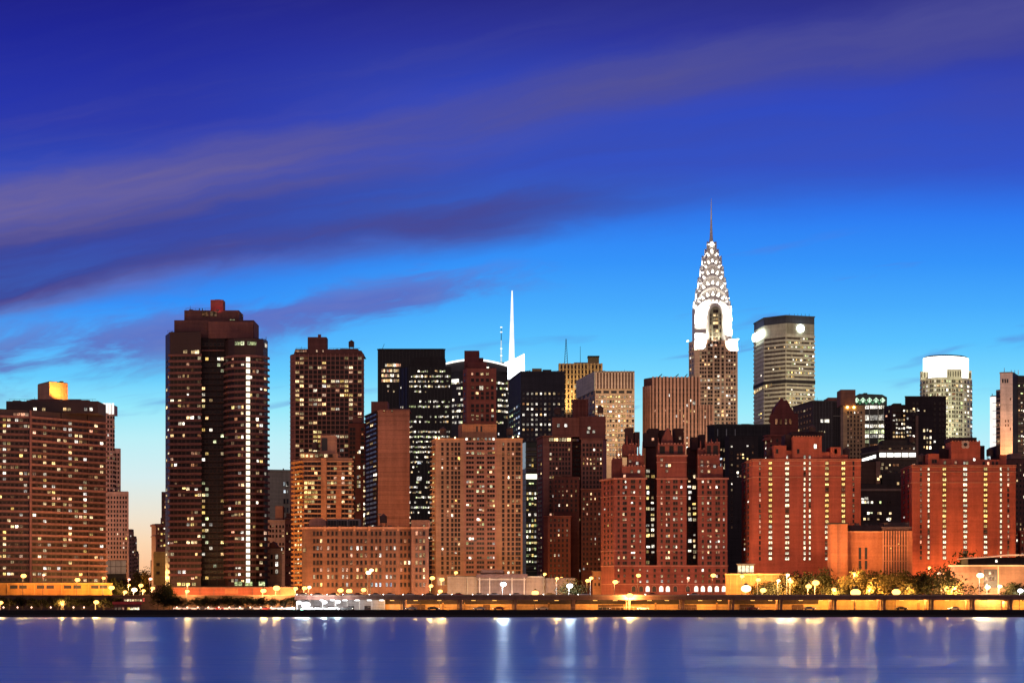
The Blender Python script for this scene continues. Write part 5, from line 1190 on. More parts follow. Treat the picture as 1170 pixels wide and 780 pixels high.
b.block(1010, 1039, 596, 602, wall(.09, .055, .05), 6, 12, 'roof_house')
for x in span(1009, 1039.5, 11): b.slab(0, x-.75, x+.75, 606, 660, .7, wall(.46, .18, .10), 'fin')
for y in (622.5, 640): b.slab(0, 1008.5, 1040, y, y + .9, .4, wall(.42, .19, .12), 'belt_course')
b.slab(0, 1037.5, 1042, 606, 668, .9, OB, 'end_wall')
for (x, y) in ((1026.5, 621), (1017.5, 625.8)): b.win(0, x, y, 1.4, 1.8, 'gold', .8)
clutter(b, 971, 1006, 599, 9, 5, False)
b.done()
b = Bldg('flat_roof_pavilion', 'low flat roofed pavilion with a pale wall and thin swept white roof edge', 952, 1135, 'pavilion')
b.prism([(1086, 4), (1140, 0), (1200, 0)], 645.5, None, wall(.24, .13, .08), 26); c1 = b.chain; b.ring(645, 646.6, .9, wall(.62, .42, .27), 'coping')
b.slab(0, 1124, 1139.5, 650, 671, .04, DARKM, 'glazed_front'); b.slab(1, 1140, 1141, 646, 680, .3, wall(.62, .42, .27), 'pier')
b.block(1106, 1172, 636, 645.5, wall(.05, .035, .035), 10, 14, 'clerestory'); b.profile([(1104, 636.5), (1120, 635.7), (1135, 634.5), (1150, 632.8), (1175, 632.3), (1175, 633.8), (1150, 634.2), (1135, 636), (1120, 637.2), (1104, 637.6)], 6, 20, wall(.7, .5, .4), 'roof_edge')
b.grid(0, [1127, 1131, 1135], [654, 661], 2.4, 3.4, .4, ('pink', 'warm')); b.cells.append((b.pt(1138.5, 9.9), .8, b.z(641.5), b.z(638.5), Vector((1, 0, 0)), Vector((0, -1, 0)), 'white', .1)); b.done()
b = Bldg('lit_white_kiosk', 'small brightly lit white fronted kiosk between the two big red buildings', 990, 852, 'kiosk')
b.prism([(842.5, 0), (861.5, 0)], 644, None, wall(.6, .5, .3), 6); b.slab(0, 843.5, 861, 646, 653, .2, glow_mat('kiosk_front', 1, .86, .55, 2.2, .7, .8), 'lit_front'); b.ring(643.6, 645, .5, wall(.4, .3, .2), 'canopy')
for x in (847, 851.5, 856): b.slab(0, x-.35, x+.35, 645, 655, .35, wall(.3, .2, .1), 'post')
b = Bldg('amber_retaining_wall', 'amber lit masonry wall below the lit white kiosk', 972, 850, 'wall')
b.prism([(829, 0), (902, 0)], 655.5, None, wall(.34, .16, .05), 4, 'masonry', True, False); b.ring(655, 656.4, .3, wall(.6, .35, .14), 'coping')
for x in span(834, 898, 9): b.slab(0, x-.3, x+.3, 656.4, 682, .2, wall(.5, .27, .1), 'pier')
b = Bldg('panelled_shed', 'long low shed with pale panels and a dark flat roof beside a white floodlight', 985, 550, 'shed')
b.prism([(511, 0), (546, 0)], 658, None, wall(.34, .22, .14), 14); b.prism([(546, -.6), (601, -.6)], 657, None, wall(.22, .145, .12), 12, 'grey_front'); c1 = b.chain; b.ring(655.5, 659.5, .7, wall(.18, .10, .09), 'eaves')
for x in (548, 559.5, 585, 599): b.slab(0, x-.7, x+.7, 659.5, 682, .3, wall(.6, .46, .36), 'pier')
b.slab(0, 546, 601, 661, 662.2, .25, wall(.55, .42, .34), 'rail'); b.block(549, 575, 650.5, 657, wall(.13, .075, .07), 3, 8, 'roof_house')
b.prism([(601, 0), (621, 0)], 658.2, None, wall(.36, .24, .17), 14); b.ring(658, 659, .3, wall(.6, .5, .4), 'coping'); b.prism([(621, .8), (657, .8)], 660, None, wall(.28, .18, .13), 12)
for x in (621.5, 534): b.block(x-.5, x+.5, 658, 682, wall(.4, .3, .2), -.4, .4, 'pier')
b.block(500, 513, 659, 668, wall(.5, .36, .24), 2, 8, 'end_bay')
b.done()

# ------------------------------------------------------------------ quay, roads, viaduct
QUAY = plain('dark_quay_stone', .018, .014, .014, .9, .2)
bm = bmesh.new(); box(bm, -330, 330, 899.5, 901.4, -2, GZ + .05); o = from_bm('quay_wall', bm, QUAY); tag(o, 'long black stone quay wall along the water edge', 'quay wall')
bm = bmesh.new(); box(bm, -330, 330, 899.2, 901.6, GZ + .05, GZ + .3); from_bm('coping', bm, plain('quay_coping', .045, .035, .03, .9, .2), o, False)
bm = bmesh.new(); box(bm, -330, 330, 899.0, 899.5, .3, .75); from_bm('fender', bm, plain('fender_timber', .03, .022, .018), o, False)
ROAD = plain('asphalt', .05, .047, .045, .85, .25)
sheet('lower_road', -80, 330, 912, 932, GZ + .004 + .01, ROAD); sheet('riverside_path', -330, 330, 902, 911, GZ + .012, plain('path_paving', .13, .11, .10, .9, .2))
# retaining wall that the lower roadway runs against
root = Bldg('lower_road_wall', 'long concrete wall behind the viaduct, glowing orange under its lamps', 934, 760, 'wall')
root.prism([(420, 0), (935, 0)], 689.8, None, wall(.50, .30, .15), .8, 'concrete', True, False); root.prism([(935, 0), (1200, 0)], 685, None, wall(.50, .32, .14), .8, 'concrete', True, False)
root.prism([(420, 1.2), (935, 1.2)], 682, None, wall(.05, .035, .03), .8, 'beam_shade_backing', False, False)  # dark sheet holding the beam shadow above the lit wall

# elevated highway
v = Bldg('viaduct', 'long elevated riverside highway on stout piers over an orange lit lower road', 913, 760, 'viaduct')
Yv = 913; DECKC = wall(.12, .07, .06); PIERC = wall(.24, .12, .08)
def vbox(name, x0, x1, y0, y1, t0, b0, mat):
    bm = bmesh.new(); a_, c_ = (x0-CX)*Yv/F, (x1-CX)*Yv/F; box(bm, a_, c_, y0, y1, CZ + (HY-b0)*Yv/F, CZ + (HY-t0)*Yv/F); return from_bm(name, bm, mat, v.root)
vbox('deck', 337, 1230, 913, 932, 681.2, 684, DECKC); vbox('edge_beam', 337, 1230, 912.4, 913, 680.0, 684.8, wall(.17, .085, .065))
vbox('parapet', 337, 1230, 912.2, 912.5, 678.9, 680.0, wall(.20, .12, .09)); vbox('parapet', 337, 1230, 931.5, 931.8, 678.9, 681.2, wall(.22, .14, .10))
vbox('handrail', 337, 1230, 911.9, 912.1, 679.9, 680.3, wall(.45, .3, .22))
for x in (461, 526, 589, 656, 719, 781, 838, 893, 955, 1011, 1066, 1113, 1156, 1203):
    for dy_ in (0, 14): vbox('pier', x-1.3, x+1.3, 914 + dy_, 916.2 + dy_, 684.4, 697.6, PIERC)
    vbox('cross_beam', x-1.6, x+1.6, 913.2, 931, 683.6, 686.3, PIERC)
    vbox('pier', x-3.6, x-2.4, 914.5, 915.8, 684.4, 697.6, PIERC)
# railing on the lower road
fence = Bldg('road_railing', 'thin pale railing beside the lower road under the viaduct', 911, 760, 'railing')
bm = bmesh.new()
for x in span(440, 1195, 150): p = at(x, 690, 911); box(bm, p.x-.05, p.x+.05, 911, 911.1, GZ, GZ + 1.2)
from_bm('picket_lattice', bm, wall(.5, .32, .2), fence.root); bm = bmesh.new(); box(bm, at(420, 0, 911).x, at(1195, 0, 911).x, 910.95, 911.15, GZ + 1.2, GZ + 1.32); from_bm('top_rail', bm, wall(.5, .32, .2), fence.root)

# ------------------------------------------------------------------ lamps
SODG = glow_mat('sodium_globe', 1, .46, .10, 5.0); SODW = glow_mat('warm_globe', 1, .66, .32, 6.0); WHG = glow_mat('white_globe', .95, .97, 1, 8); PNK = glow_mat('rosy_globe', 1, .42, .28, 4); GRNG = glow_mat('green_globe', .35, 1, .75, 12)
def light(parent, loc, col, w, r=.4):
    l = bpy.data.lights.new('lamp_light', 'POINT'); l.energy = w; l.color = col; l.shadow_soft_size = r
    o = bpy.data.objects.new('lamp_light', l); COL.objects.link(o); o.parent = parent; o.location = loc
def street_lamp(px, py, Yd, kind='sodium', size=1.0, power=1.0, base=None, label=None, arm=0.35):
    gl, colr = {'sodium': (SODG, (1, .50, .14)), 'warm': (SODW, (1, .60, .30)), 'white': (WHG, (.92, .96, 1)), 'pink': (PNK, (1, .35, .2)), 'green': (GRNG, (.2, 1, .7))}[kind]
    p = at(px, py, Yd); zb = GZ if base is None else base
    r_ = empty('street_lamp', (p.x - arm, Yd, zb), label, 'street lamp', 'street lamps along the waterfront')
    h = p.z - zb
    bm = bmesh.new(); tube(bm, (0, 0, 0), (0, 0, h - .5), .14, .08, 8); tube(bm, (0, 0, 0), (0, 0, .7), .24, .2, 8); from_bm('pole', bm, DARKM, r_, False)
    bm = bmesh.new(); tube(bm, (0, 0, h - .75), (arm, 0, h - .45), .07, .06, 6); from_bm('arm', bm, DARKM, r_, False)
    bm = bmesh.new(); tube(bm, (arm, 0, h + .40*size), (arm, 0, h + .75*size), .42*size, .08, 10); hd = from_bm('lamp_head', bm, DARKM, r_, False)
    bm = bmesh.new(); bmesh.ops.create_icosphere(bm, subdivisions=2, radius=.55*size); bmesh.ops.scale(bm, verts=bm.verts[:], vec=(1.15, 1, .8)); bmesh.ops.translate(bm, verts=bm.verts[:], vec=(arm, 0, h)); from_bm('globe', bm, gl, hd, False)
    if power: light(r_, (arm, -.9*size, h - .5*size), colr, PW*power, .5*size)
    return r_
PW = 46000
LAMPS = [ # px, py, depth, kind, size, power, what it stands beside
 (27, 657.5, 962, 'sodium', 1.5, .14, 'warm lamp over the amber garage wall near the end of the slab'),
 (50, 656.5, 962, 'pink', 1.0, .1, 'small rosy lamp over the middle of the amber garage wall'),
 (88.5, 662, 962, 'sodium', 1.3, .14, 'low warm lamp over the right half of the amber garage wall'),
 (118.5, 660, 962, 'sodium', 1.2, .14, 'warm lamp near the street end of the amber garage wall'),
 (127.5, 671, 960, 'sodium', 1.6, .4, 'big orange lamp at the street corner of the garage wall'),
 (1, 688, 908, 'sodium', 1.2, .2, 'orange lamp among the waterfront trees at the edge of the view'),
 (71, 687.5, 913, 'sodium', 1.6, .35, 'orange lamp glowing inside the first waterfront tree crown'),
 (110, 687.5, 913, 'sodium', 1.5, .3, 'orange lamp glowing inside the second waterfront tree crown'),
 (143, 676, 985, 'sodium', 1.3, .6, 'orange lamp at the mouth of the street gap'),
 (147.5, 661.5, 1080, 'pink', 1.1, .15, 'rosy traffic lamp high in the street gap'),
 (147.5, 668, 1040, 'sodium', 1.3, .5, 'orange lamp lower in the street gap beside the scaffold'),
 (153.5, 673.5, 990, 'warm', 2.0, .7, 'brightest warm lamp in the middle of the street gap'),
 (161, 668.5, 1060, 'sodium', 1.3, .5, 'orange lamp deep in the middle of the street gap'),
 (128, 656.5, 1190, 'sodium', 1.4, 3.0, 'added orange fill lamp at the foot of the pale stepped tower above the white scaffold'),  # added to light the pale tower
 (164, 674.5, 985, 'sodium', 1.5, .5, 'orange lamp at the foot of the street gap'),
 (172, 661, 1080, 'pink', 1.1, .15, 'rosy lamp in front of the yellow lit gable'),
 (174.5, 671.5, 1010, 'sodium', 1.5, .8, 'orange lamp at the foot of the yellow lit gable'),
 (215, 667, 985, 'sodium', 1.4, .5, 'upper orange lamp at the foot of the tallest balconied tower'),
 (214, 675, 944, 'sodium', 1.6, .5, 'lower orange lamp by the red terrace wall'),
 (301, 674.5, 944, 'sodium', 1.7, .6, 'orange lamp above the trees beside the red terrace wall'),
 (316, 671.5, 944, 'sodium', 1.8, .7, 'orange lamp below the narrow cream house'),
 (338, 672, 1024, 'sodium', 1.5, 1.0, 'orange lamp at the foot of the orange balcony column'),
 (348, 671.5, 945, 'sodium', 1.4, 0.20, 'first of two close orange lamps by the wide low block'),
 (353.5, 670.5, 945, 'warm', 1.5, 0.15, 'second of two close lamps by the wide low block'),
 (389, 674, 940, 'sodium', 1.5, 0.11, 'orange lamp below the wide low block, nearest its middle pier'),
 (399, 674.8, 940, 'sodium', 1.5, 0.11, 'orange lamp between two others below the wide low block'),
 (415.5, 673.5, 940, 'sodium', 1.7, 0.13, 'orange lamp just before the tall twin headed mast'),
 (421, 653.8, 940, 'warm', 1.7, 0.08, 'tall mast lamp standing highest before the wide low block'),
 (424.3, 651, 942, 'warm', 1.2, 0.07, 'smaller head of the tall mast before the wide low block'),
 (494, 660, 1020, 'sodium', 1.4, 0.17, 'orange lamp beside the corner of the beige tower'),
 (492.5, 669, 940, 'sodium', 1.5, .5, 'low orange lamp beside the corner of the beige tower'),
 (505, 661.5, 945, 'sodium', 1.4, .5, 'orange lamp before the first panel of the long shed'),
 (521, 653.8, 1022, 'sodium', 1.4, 0.17, 'tall orange lamp rising above the panelled shed'),
 (503, 675, 930, 'sodium', 1.8, .7, 'big orange lamp on the viaduct before the beige tower'),
 (575, 667, 945, 'white', 2.5, 1.3, 'glaring white floodlight before the grey panels of the shed'),
 (611.5, 677, 925, 'sodium', 1.8, .9, 'orange lamp on the viaduct before the pale end of the shed'),
 (622.5, 655.5, 1060, 'sodium', 1.5, .5, 'tall orange lamp at the pale end of the shed'),
 (636.5, 660.5, 950, 'sodium', 1.2, .4, 'first of a close pair of orange lamps by the white flood'),
 (641.5, 660.5, 1040, 'sodium', 1.2, 0.14, 'second of a close pair of orange lamps by the white flood'),
 (651, 669, 945, 'white', 2.4, .9, 'glaring white floodlight in front of a small dark tree'),
 (671.5, 663, 1030, 'sodium', 1.3, 0.14, 'orange lamp near the low annex of the turreted block'),
 (675.5, 660, 950, 'sodium', 1.2, .4, 'slightly higher orange lamp near the low annex of the turreted block'),
 (703, 664.5, 1014, 'sodium', 2.2, 0.28, 'strong amber lamp burning against the turreted block corner'),
 (719.5, 680, 912, 'sodium', 1.6, .8, 'orange lamp hung low at the viaduct edge'),
 (729.5, 657, 1006, 'sodium', 1.3, 0.21, 'orange lamp before the first wing of the turreted block'),
 (786.5, 660, 1006, 'pink', 1.3, 0.17, 'rosy lamp before the middle of the turreted block'),
 (815, 657, 1006, 'sodium', 1.4, 0.21, 'orange lamp before the last wing of the turreted block'),
 (848, 658, 964, 'sodium', 1.4, .3, 'orange lamp above the amber masonry wall'),
 (852.5, 672, 950, 'warm', 2.5, .4, 'largest warm lamp at the foot of the amber masonry wall'),
 (866.5, 662, 955, 'sodium', 1.5, .4, 'warm lamp at the end of the amber masonry wall'),
 (872, 674, 945, 'sodium', 1.6, .4, 'low warm lamp beside the largest one'),
 (889.5, 663, 955, 'warm', 1.3, .6, 'lamp among the trees below the red stair lit tower'),
 (900, 656.5, 958, 'warm', 1.4, .7, 'highest lamp below the red stair lit tower'),
 (903.5, 664, 956, 'sodium', 1.5, .7, 'orange lamp just under the highest lamp of the red tower'),
 (924, 669.5, 956, 'sodium', 1.5, 1.0, 'lower of two orange lamps among the bright trees'),
 (932, 665.5, 956, 'sodium', 1.9, 1.4, 'larger of two orange lamps among the bright trees'),
 (953, 673, 956, 'sodium', 1.5, 1.1, 'orange lamp at the foot of the blank orange slab'),
 (976.5, 655, 962, 'sodium', 1.4, 1.1, 'tall orange lamp before the blank orange block'),
 (977.5, 676.5, 922, 'sodium', 2.5, 1.0, 'brightest orange lamp on the viaduct below the blank block'),
 (994, 672.5, 956, 'sodium', 1.5, 1.1, 'orange lamp before the slot windows of the blank block'),
 (1024, 676, 925, 'sodium', 2.1, .9, 'big orange lamp on the viaduct below the finned wall'),
 (1039, 672, 956, 'sodium', 1.5, 1.1, 'orange lamp at the end of the finned wall'),
 (1073.5, 654.5, 955, 'pink', 1.2, .4, 'first head of a rosy pair above the dark trees'),
 (1077, 656, 955, 'pink', 1.2, .4, 'second head of a rosy pair above the dark trees'),
 (1081.5, 671.5, 956, 'sodium', 1.5, 1.1, 'first of two orange lamps under the dark trees'),
 (1087, 671, 956, 'sodium', 1.5, 1.1, 'second of two orange lamps under the dark trees'),
 (1062, 648, 1004, 'sodium', 1.2, .9, 'added orange fill lamp at the foot of the emblem topped red tower, by the dark trees'),  # this and the next two are added to brighten the red tower
 (1108, 650, 1004, 'sodium', 1.2, .9, 'added orange fill lamp behind the pavilion roof before the emblem topped tower'),
 (1148, 650, 1004, 'sodium', 1.2, .9, 'added orange fill lamp behind the far end of the pavilion'),
 (1120, 657, 940, 'warm', 2.4, 1.0, 'large warm lamp before the pavilion glazing'),
 (1128.5, 670.5, 935, 'warm', 1.5, .7, 'low warm lamp before the pavilion'),
 (1142.5, 669.5, 935, 'warm', 1.2, .5, 'small lamp before the pale pavilion wall'),
 (1166, 674.5, 930, 'white', 1.5, .5, 'white lamp at the far end of the viaduct'),
]
for (px, py, Yd, kd, sz, pw, lb) in LAMPS: street_lamp(px, py, Yd, kd, sz*rnd.uniform(.75, 1.3), pw, None, lb)
# lamps hung below the deck: they light the lower road
k_ = 0
UND = bpy.data.objects
for i, x in enumerate([368, 380, 394, 408, 422, 436] + [448, 475, 502, 541, 565, 612, 636, 680, 703, 742, 762, 800, 822, 860, 880, 915, 938, 975, 995, 1030, 1052, 1082, 1100, 1125, 1146, 1172, 1190]):
    p = at(x, 685.0 if x > 445 else 684.6, 927 if x > 445 else 920)
    wh = x < 445
    if i in (0, 6):
        proto = empty('underdeck_lamp', p, None, 'lamp', 'lamps hung under the viaduct deck')
        bm = bmesh.new(); box(bm, -.9, .9, -.25, .25, -.12, .1); from_bm('housing', bm, STEEL, proto, False)
        bm = bmesh.new(); box(bm, -.8, .8, -.2, .2, -.34 if wh else -.22, -.121); from_bm('tube', bm, WHG if wh else SODG, proto, False)
        o = proto
    else:
        o = proto.copy(); COL.objects.link(o)
        for ch in proto.children:
            if ch.type == 'LIGHT': continue
            c_ = ch.copy(); COL.objects.link(c_); c_.parent = o
    o.location = p; o['label'] = 'white tube lamp under the start of the viaduct' if wh else 'orange tube lamp under the viaduct deck'
    o['group'] = 'white tube lamps under the viaduct' if wh else 'orange tube lamps under the viaduct'
    l = bpy.data.lights.new('lamp_light', 'POINT'); l.energy = 420 if wh else ((2600, 4400, 900, 5200, 1600, 200, 3600)[i % 7] if x < 930 else (4200, 1800, 6000, 3000)[i % 4]); l.color = (.95, .95, 1) if wh else (1, .47, .10); l.shadow_soft_size = .3
    lo = bpy.data.objects.new('lamp_light', l); COL.objects.link(lo); lo.parent = o; lo.location = (0, 0, -.7)

# floodlights on the tall spired skyscraper and on the roof plant room, plus added fill lights
def flood(px, py, Yd, off, w, col=(1, .93, .82), name='flood_or_fill_light', label=None, aim=(0, 1, .8), size=1.0, cone=130):
    p = at(px, py, Yd) + Vector((0, off, 0))
    r_ = empty(name, p, label, 'floodlight')
    bm = bmesh.new(); box(bm, -.8, .8, -.3, .3, -.6, -.1); tube(bm, (0, 0, -1.4), (0, 0, -.6), .12, .12, 6); from_bm('housing', bm, STEEL, r_, False)
    l = bpy.data.lights.new('flood_light', 'SPOT'); l.energy = w; l.color = col; l.spot_size = R(cone); l.spot_blend = .6; l.shadow_soft_size = .4*size
    lo = bpy.data.objects.new('flood_light', l); COL.objects.link(lo); lo.parent = r_; lo.location = (0, 0, .1)
    lo.rotation_euler = Vector(aim).to_track_quat('-Z', 'Y').to_euler()
flood(796.5, 399.5, 1800, -3.4, 6e4, label='white floodlight on the street lamp side of the first corner block', aim=(-.35, 1, 1.2), cone=100)
flood(802, 399.5, 1800, -3.4, 6e4, label='white floodlight on the inner side of the first corner block', aim=(-.35, 1, 1.2), cone=100)
flood(799, 388, 1800, -3.4, 6e4, label='white floodlight on the ledge above the first corner block', aim=(-.35, 1, 1.2), cone=100)
flood(797, 370, 1800, -3.4, 6e4, label='white floodlight on the lower shoulder of the arched crown', aim=(-.35, 1, 1.2), cone=100)
flood(802, 366, 1800, -3.4, 6e4, label='white floodlight on the upper shoulder of the arched crown', aim=(-.35, 1, 1.2), cone=100)
flood(817, 392, 1800, -6, 1.2e4, label='small added white fill light below the central arched bay of the crown', aim=(0, 1, 1.6), cone=100)  # added to lighten the dark arch panel
flood(834.5, 401, 1800, -3.4, 6e4, label='white floodlight on the inner side of the second corner block', aim=(.35, 1, 1.2), cone=100)
flood(840, 401, 1800, -3.4, 6e4, label='white floodlight on the outer end of the second corner block', aim=(.35, 1, 1.2), cone=100)
flood(832.5, 384, 1800, -3.4, 6e4, label='white floodlight on the ledge over the second corner block', aim=(.35, 1, 1.2), cone=100)
flood(832.5, 368, 1800, -3.4, 6e4, label='white floodlight on the upper shoulder beyond the central bay', aim=(.35, 1, 1.2), cone=100)
flood(803, 352, 1800, -14, 9e3, label='added white fill light washing the lower arches of the steel crown', aim=(.1, 1, 1.9), cone=80)  # this and the next are added to brighten the steel tiers
flood(827, 352, 1800, -14, 9e3, label='second added white fill light washing the arches of the steel crown, nearer the octagonal tower', aim=(-.1, 1, 1.9), cone=80)
flood(63, 453, 1010, 13, 30000, (1, .50, .10), label='amber floodlight at the foot of the roof plant room, left of the two', aim=(0.1, 1, 1.5))
flood(74, 453.6, 1010, 17, 30000, (1, .50, .10), label='amber floodlight at the foot of the roof plant room, right of the two', aim=(0, 1, 1.5))
flood(247, 352, 1100, 5, 900, (1, .08, .10), label='red obstruction light beside the water tank house', aim=(0, 1, .6))
flood(1149, 528, 1260, -16, 3.5e4, (1, .45, .12), label='amber floodlight washing the lower part of the grey tower', aim=(0, 1, 1.1))
for x_, nm in ((648, 'nearer the antenna'), (676, 'farther from the antenna')): flood(x_, 470, 1780, -14, 3.5e4, (1, .72, .30), label='golden floodlight on the piered tower, ' + nm, aim=(0, 1, 1.4))

for (px, py, Yd, off, w, c_, lb) in ((702, 505, 1550, -50, 1.1e5, (1, .74, .48), 'added wide warm fill light facing the pale finned tower'), (768, 505, 1620, -45, 6e4, (1, .66, .42), 'added wide warm fill light facing the piered brown block'),
        (882, 490, 1950, -70, 1.1e5, (1, .82, .52), 'added wide pale fill light facing the octagonal tower'), (912, 490, 1950, -60, 6e4, (1, .82, .52), 'second added pale fill light facing the octagonal tower, nearer its dark neighbour'),
        (1075, 500, 1850, -50, 1.5e5, (.95, 1, .80), 'added wide pale fill light facing the round glass tower'), (815, 480, 1800, -60, 8e4, (1, .76, .52), 'added wide warm fill light facing the spired skyscraper shaft'),
        (126, 600, 1250, -40, 4e4, (1, .62, .45), 'added warm fill light facing the pale stepped tower'), (1150, 500, 1260, -40, 4e4, (1, .85, .75), 'added pale fill light facing the banded grey tower'),
        (545, 620, 1050, -60, 1.5e4, (1, .62, .30), 'added warm fill light facing the beige apartment tower'), (440, 590, 1085, -45, 2.5e4, (1, .6, .32), 'added warm fill light facing the blank brick slab')):
    flood(px, py, Yd, off, w, c_, label=lb, aim=(0, 1, .35), cone=150)  # added fill lights that brighten facades otherwise too dark
# ------------------------------------------------------------------ trees
def leaf_mat(name, c):
    m, kk = new_mat(name); ge = kk.n('ShaderNodeNewGeometry')
    col = kk.mix(ge.outputs['Random Per Island'], (c[0]*.5, c[1]*.5, c[2]*.5, 1), (c[0]*1.5, c[1]*1.5, c[2]*1.4, 1))
    bs = kk.n('ShaderNodeBsdfDiffuse'); kk.put(bs.inputs[0], col); tr = kk.n('ShaderNodeBsdfTranslucent'); kk.put(tr.inputs[0], col)
    mx = kk.n('ShaderNodeMixShader'); mx.inputs[0].default_value = .35; kk.put(mx.inputs[1], bs.outputs[0]); kk.put(mx.inputs[2], tr.outputs[0])
    finish_mat(kk, mx.outputs[0]); return m
LEAF = leaf_mat('leaf_green', (.075, .055, .02)); LEAFD = leaf_mat('leaf_dark', (.028, .027, .013)); BARK = plain('bark', .06, .045, .035, .95, .1)
def tree_mesh(h, cw, seed, n=900, trunk_f=.3):
    """trunk with limbs, and leaves gathered in uneven clumps through the crown"""
    r = random.Random(seed); bm = bmesh.new(); clumps = []
    tube(bm, (0, 0, 0), (.1, 0, h*trunk_f), .04*h*.55, .03*h*.5, 7); tube(bm, (.1, 0, h*trunk_f), (.0, .1, h*.72), .03*h*.5, .01*h, 6)
    for i in range(9):
        a = r.random()*6.283; zz_ = h*(trunk_f + .32*r.random()); q_ = Vector((math.cos(a)*cw*.38*r.uniform(.6, 1.1), math.sin(a)*cw*.38*r.uniform(.6, 1.1), zz_ + h*r.uniform(.1, .26)))
        tube(bm, (.05, 0, zz_), q_, .012*h, .005*h, 5); clumps.append((q_, r.uniform(.13, .22)*cw))
    for i in range(7):
        a = r.random()*6.283; rr = cw*.33*math.sqrt(r.random()); clumps.append((Vector((math.cos(a)*rr, math.sin(a)*rr, h*r.uniform(.55, .93))), r.uniform(.12, .22)*cw))
    me1 = bpy.data.meshes.new('trunk'); bm.to_mesh(me1); bm.free(); me1.materials.append(BARK)
    bm = bmesh.new()
    for i in range(n):
        c_, rad = r.choice(clumps); d = Vector((r.gauss(0, 1), r.gauss(0, 1), r.gauss(0, .8))).normalized()*rad*(r.random()**.4)*1.15
        p = c_ + d; s_ = r.uniform(.018, .034)*h*1.1
        u = Vector((r.gauss(0, 1), r.gauss(0, 1), r.gauss(0, 1))).normalized(); w = u.orthogonal().normalized()
        bm.faces.new([bm.verts.new(p + u*s_), bm.verts.new(p + w*s_*.6), bm.verts.new(p - u*s_), bm.verts.new(p - w*s_*.6)])
    me2 = bpy.data.meshes.new('crown'); bm.to_mesh(me2); bm.free()
    return me1, me2
PROT = [tree_mesh(10, 8.5, 11 + i, 1300, (.3, .16, .26, .14, .2)[i]) for i in range(5)]
for i, (a_, c_) in enumerate(PROT): c_.materials.append(LEAFD if i % 2 else LEAF)
def tree(px, Yd, top, label, kind=None, wide=1.0, group=None, base=GZ):
    kd = PROT[rnd.randrange(5) if kind is None else kind]; p = at(px, 0, Yd); h = (CZ + (HY - top)*Yd/F) - base
    r_ = empty('tree', (p.x, Yd, base), label, 'tree', group)
    for nm, me in zip(('trunk', 'crown'), kd):
        o = bpy.data.objects.new(nm, me); COL.objects.link(o); o.parent = r_
    s_ = h/10; r_.scale = (s_*wide, s_*wide, s_); r_.rotation_euler = (0, 0, rnd.random()*6.28)
wl_ = Bldg('darkening_wall', 'long added wall that darkens the ground behind the waterfront trees below the amber garage and red terrace', 948, 160, 'wall')  # added dark wall standing in for the darkness behind the trees
wl_.prism([(-30, 0), (336, 0)], 679.6, None, wall(.07, .04, .035), .8, 'masonry', True, False); wl_.ring(679.4, 680.2, .2, wall(.16, .08, .06), 'coping')
for (x0, x1) in ((470, 486), (552, 560), (683, 712), (775, 796), (845, 862), (905, 918)): root.slab(0, x0, x1, 690.2, 697, .25, wall(.10, .055, .045), 'dark_hoarding')
for (x0, x1) in ((505, 507), (530, 531.5), (626, 628), (748, 750), (818, 820), (975, 978), (1048, 1051)): root.slab(0, x0, x1, 688, 697, .4, wall(.3, .16, .08), 'post')
G1, G2 = 'trees along the waterfront path', 'trees lining the street gap'
i = 0
for x in list(range(-8, 142, 9)):
    tree(x + rnd.uniform(-2, 2), 918 + rnd.uniform(-7, 10), 679.5 + rnd.uniform(-1.2, 2.5), 'dark bushy tree on the waterfront path below the amber garage', rnd.choice((1, 3)), rnd.uniform(1.1, 1.5), 'trees below the amber garage')
for x in list(range(188, 340, 8)):
    tree(x + rnd.uniform(-2, 2), 925 + rnd.uniform(-6, 8), 679 + rnd.uniform(-1, 2.2), 'dark bushy tree on the waterfront path below the red terrace wall', rnd.choice((1, 3)), rnd.uniform(1.2, 1.6), 'trees below the red terrace wall')
tree(187, 935, 659, 'tall dark tree at the corner of the tallest balconied tower', 1, .75); tree(180, 928, 672, 'rounded dark tree by the foot of the yellow lit gable', 3, 1.0); tree(194, 928, 668, 'dark tree before the first bays of the tallest balconied tower', 1, 1.0)
for (x, y, Yd) in ((126, 655, 1040), (133, 657, 1050), (139, 660, 1060)): tree(x, Yd, y, 'dark tree in front of the white sheeted scaffold', 3, .8, 'trees before the scaffold')
for (x, y, Yd) in ((151, 657, 1180), (157, 652, 1250), (162, 650, 1320), (167, 651, 1250), (171, 655, 1180), (146, 661, 1120)): tree(x, Yd, y, 'dark tree lining the street gap under the sunset', None, .8, G2)
tree(651, 955, 657, 'small dark tree behind the glaring white floodlight', 1, 1.2)
for (x, y, w) in ((868, 665, 1.0), (876, 660, 1.1), (886, 668, 1.3), (893, 656, 1.1)): tree(x, 965 + rnd.uniform(-6, 6), y, 'orange lit tree at the base of the red stair lit tower', None, w, 'orange lit trees by the red tower')
for (x, y, w, kd) in ((908, 645.5, 1.0, 3), (919, 648, 1.0, 1), (939, 642, .75, 1), (929, 655, 1.1, 0)): tree(x, 972, y, {908: 'dark topped tree before the twin lit window strips', 919: 'broad dark tree right of the twin lit window strips', 939: 'tallest slim tree beside the blank orange slab', 929: 'low orange lit tree between two taller dark ones'}[x], kd, w)
for (x, y, w) in ((958, 661, 1.3), (967, 657, 1.2), (976, 652, 1.1), (988, 650, 1.2), (998, 655, 1.3), (1008, 653, 1.2), (1019, 652, 1.3), (1030, 655, 1.3), (1040, 655, 1.2)): tree(x, 960 + rnd.uniform(-5, 5), y, 'orange lit tree in front of the blank orange civic block', None, w, 'orange lit trees before the civic block')
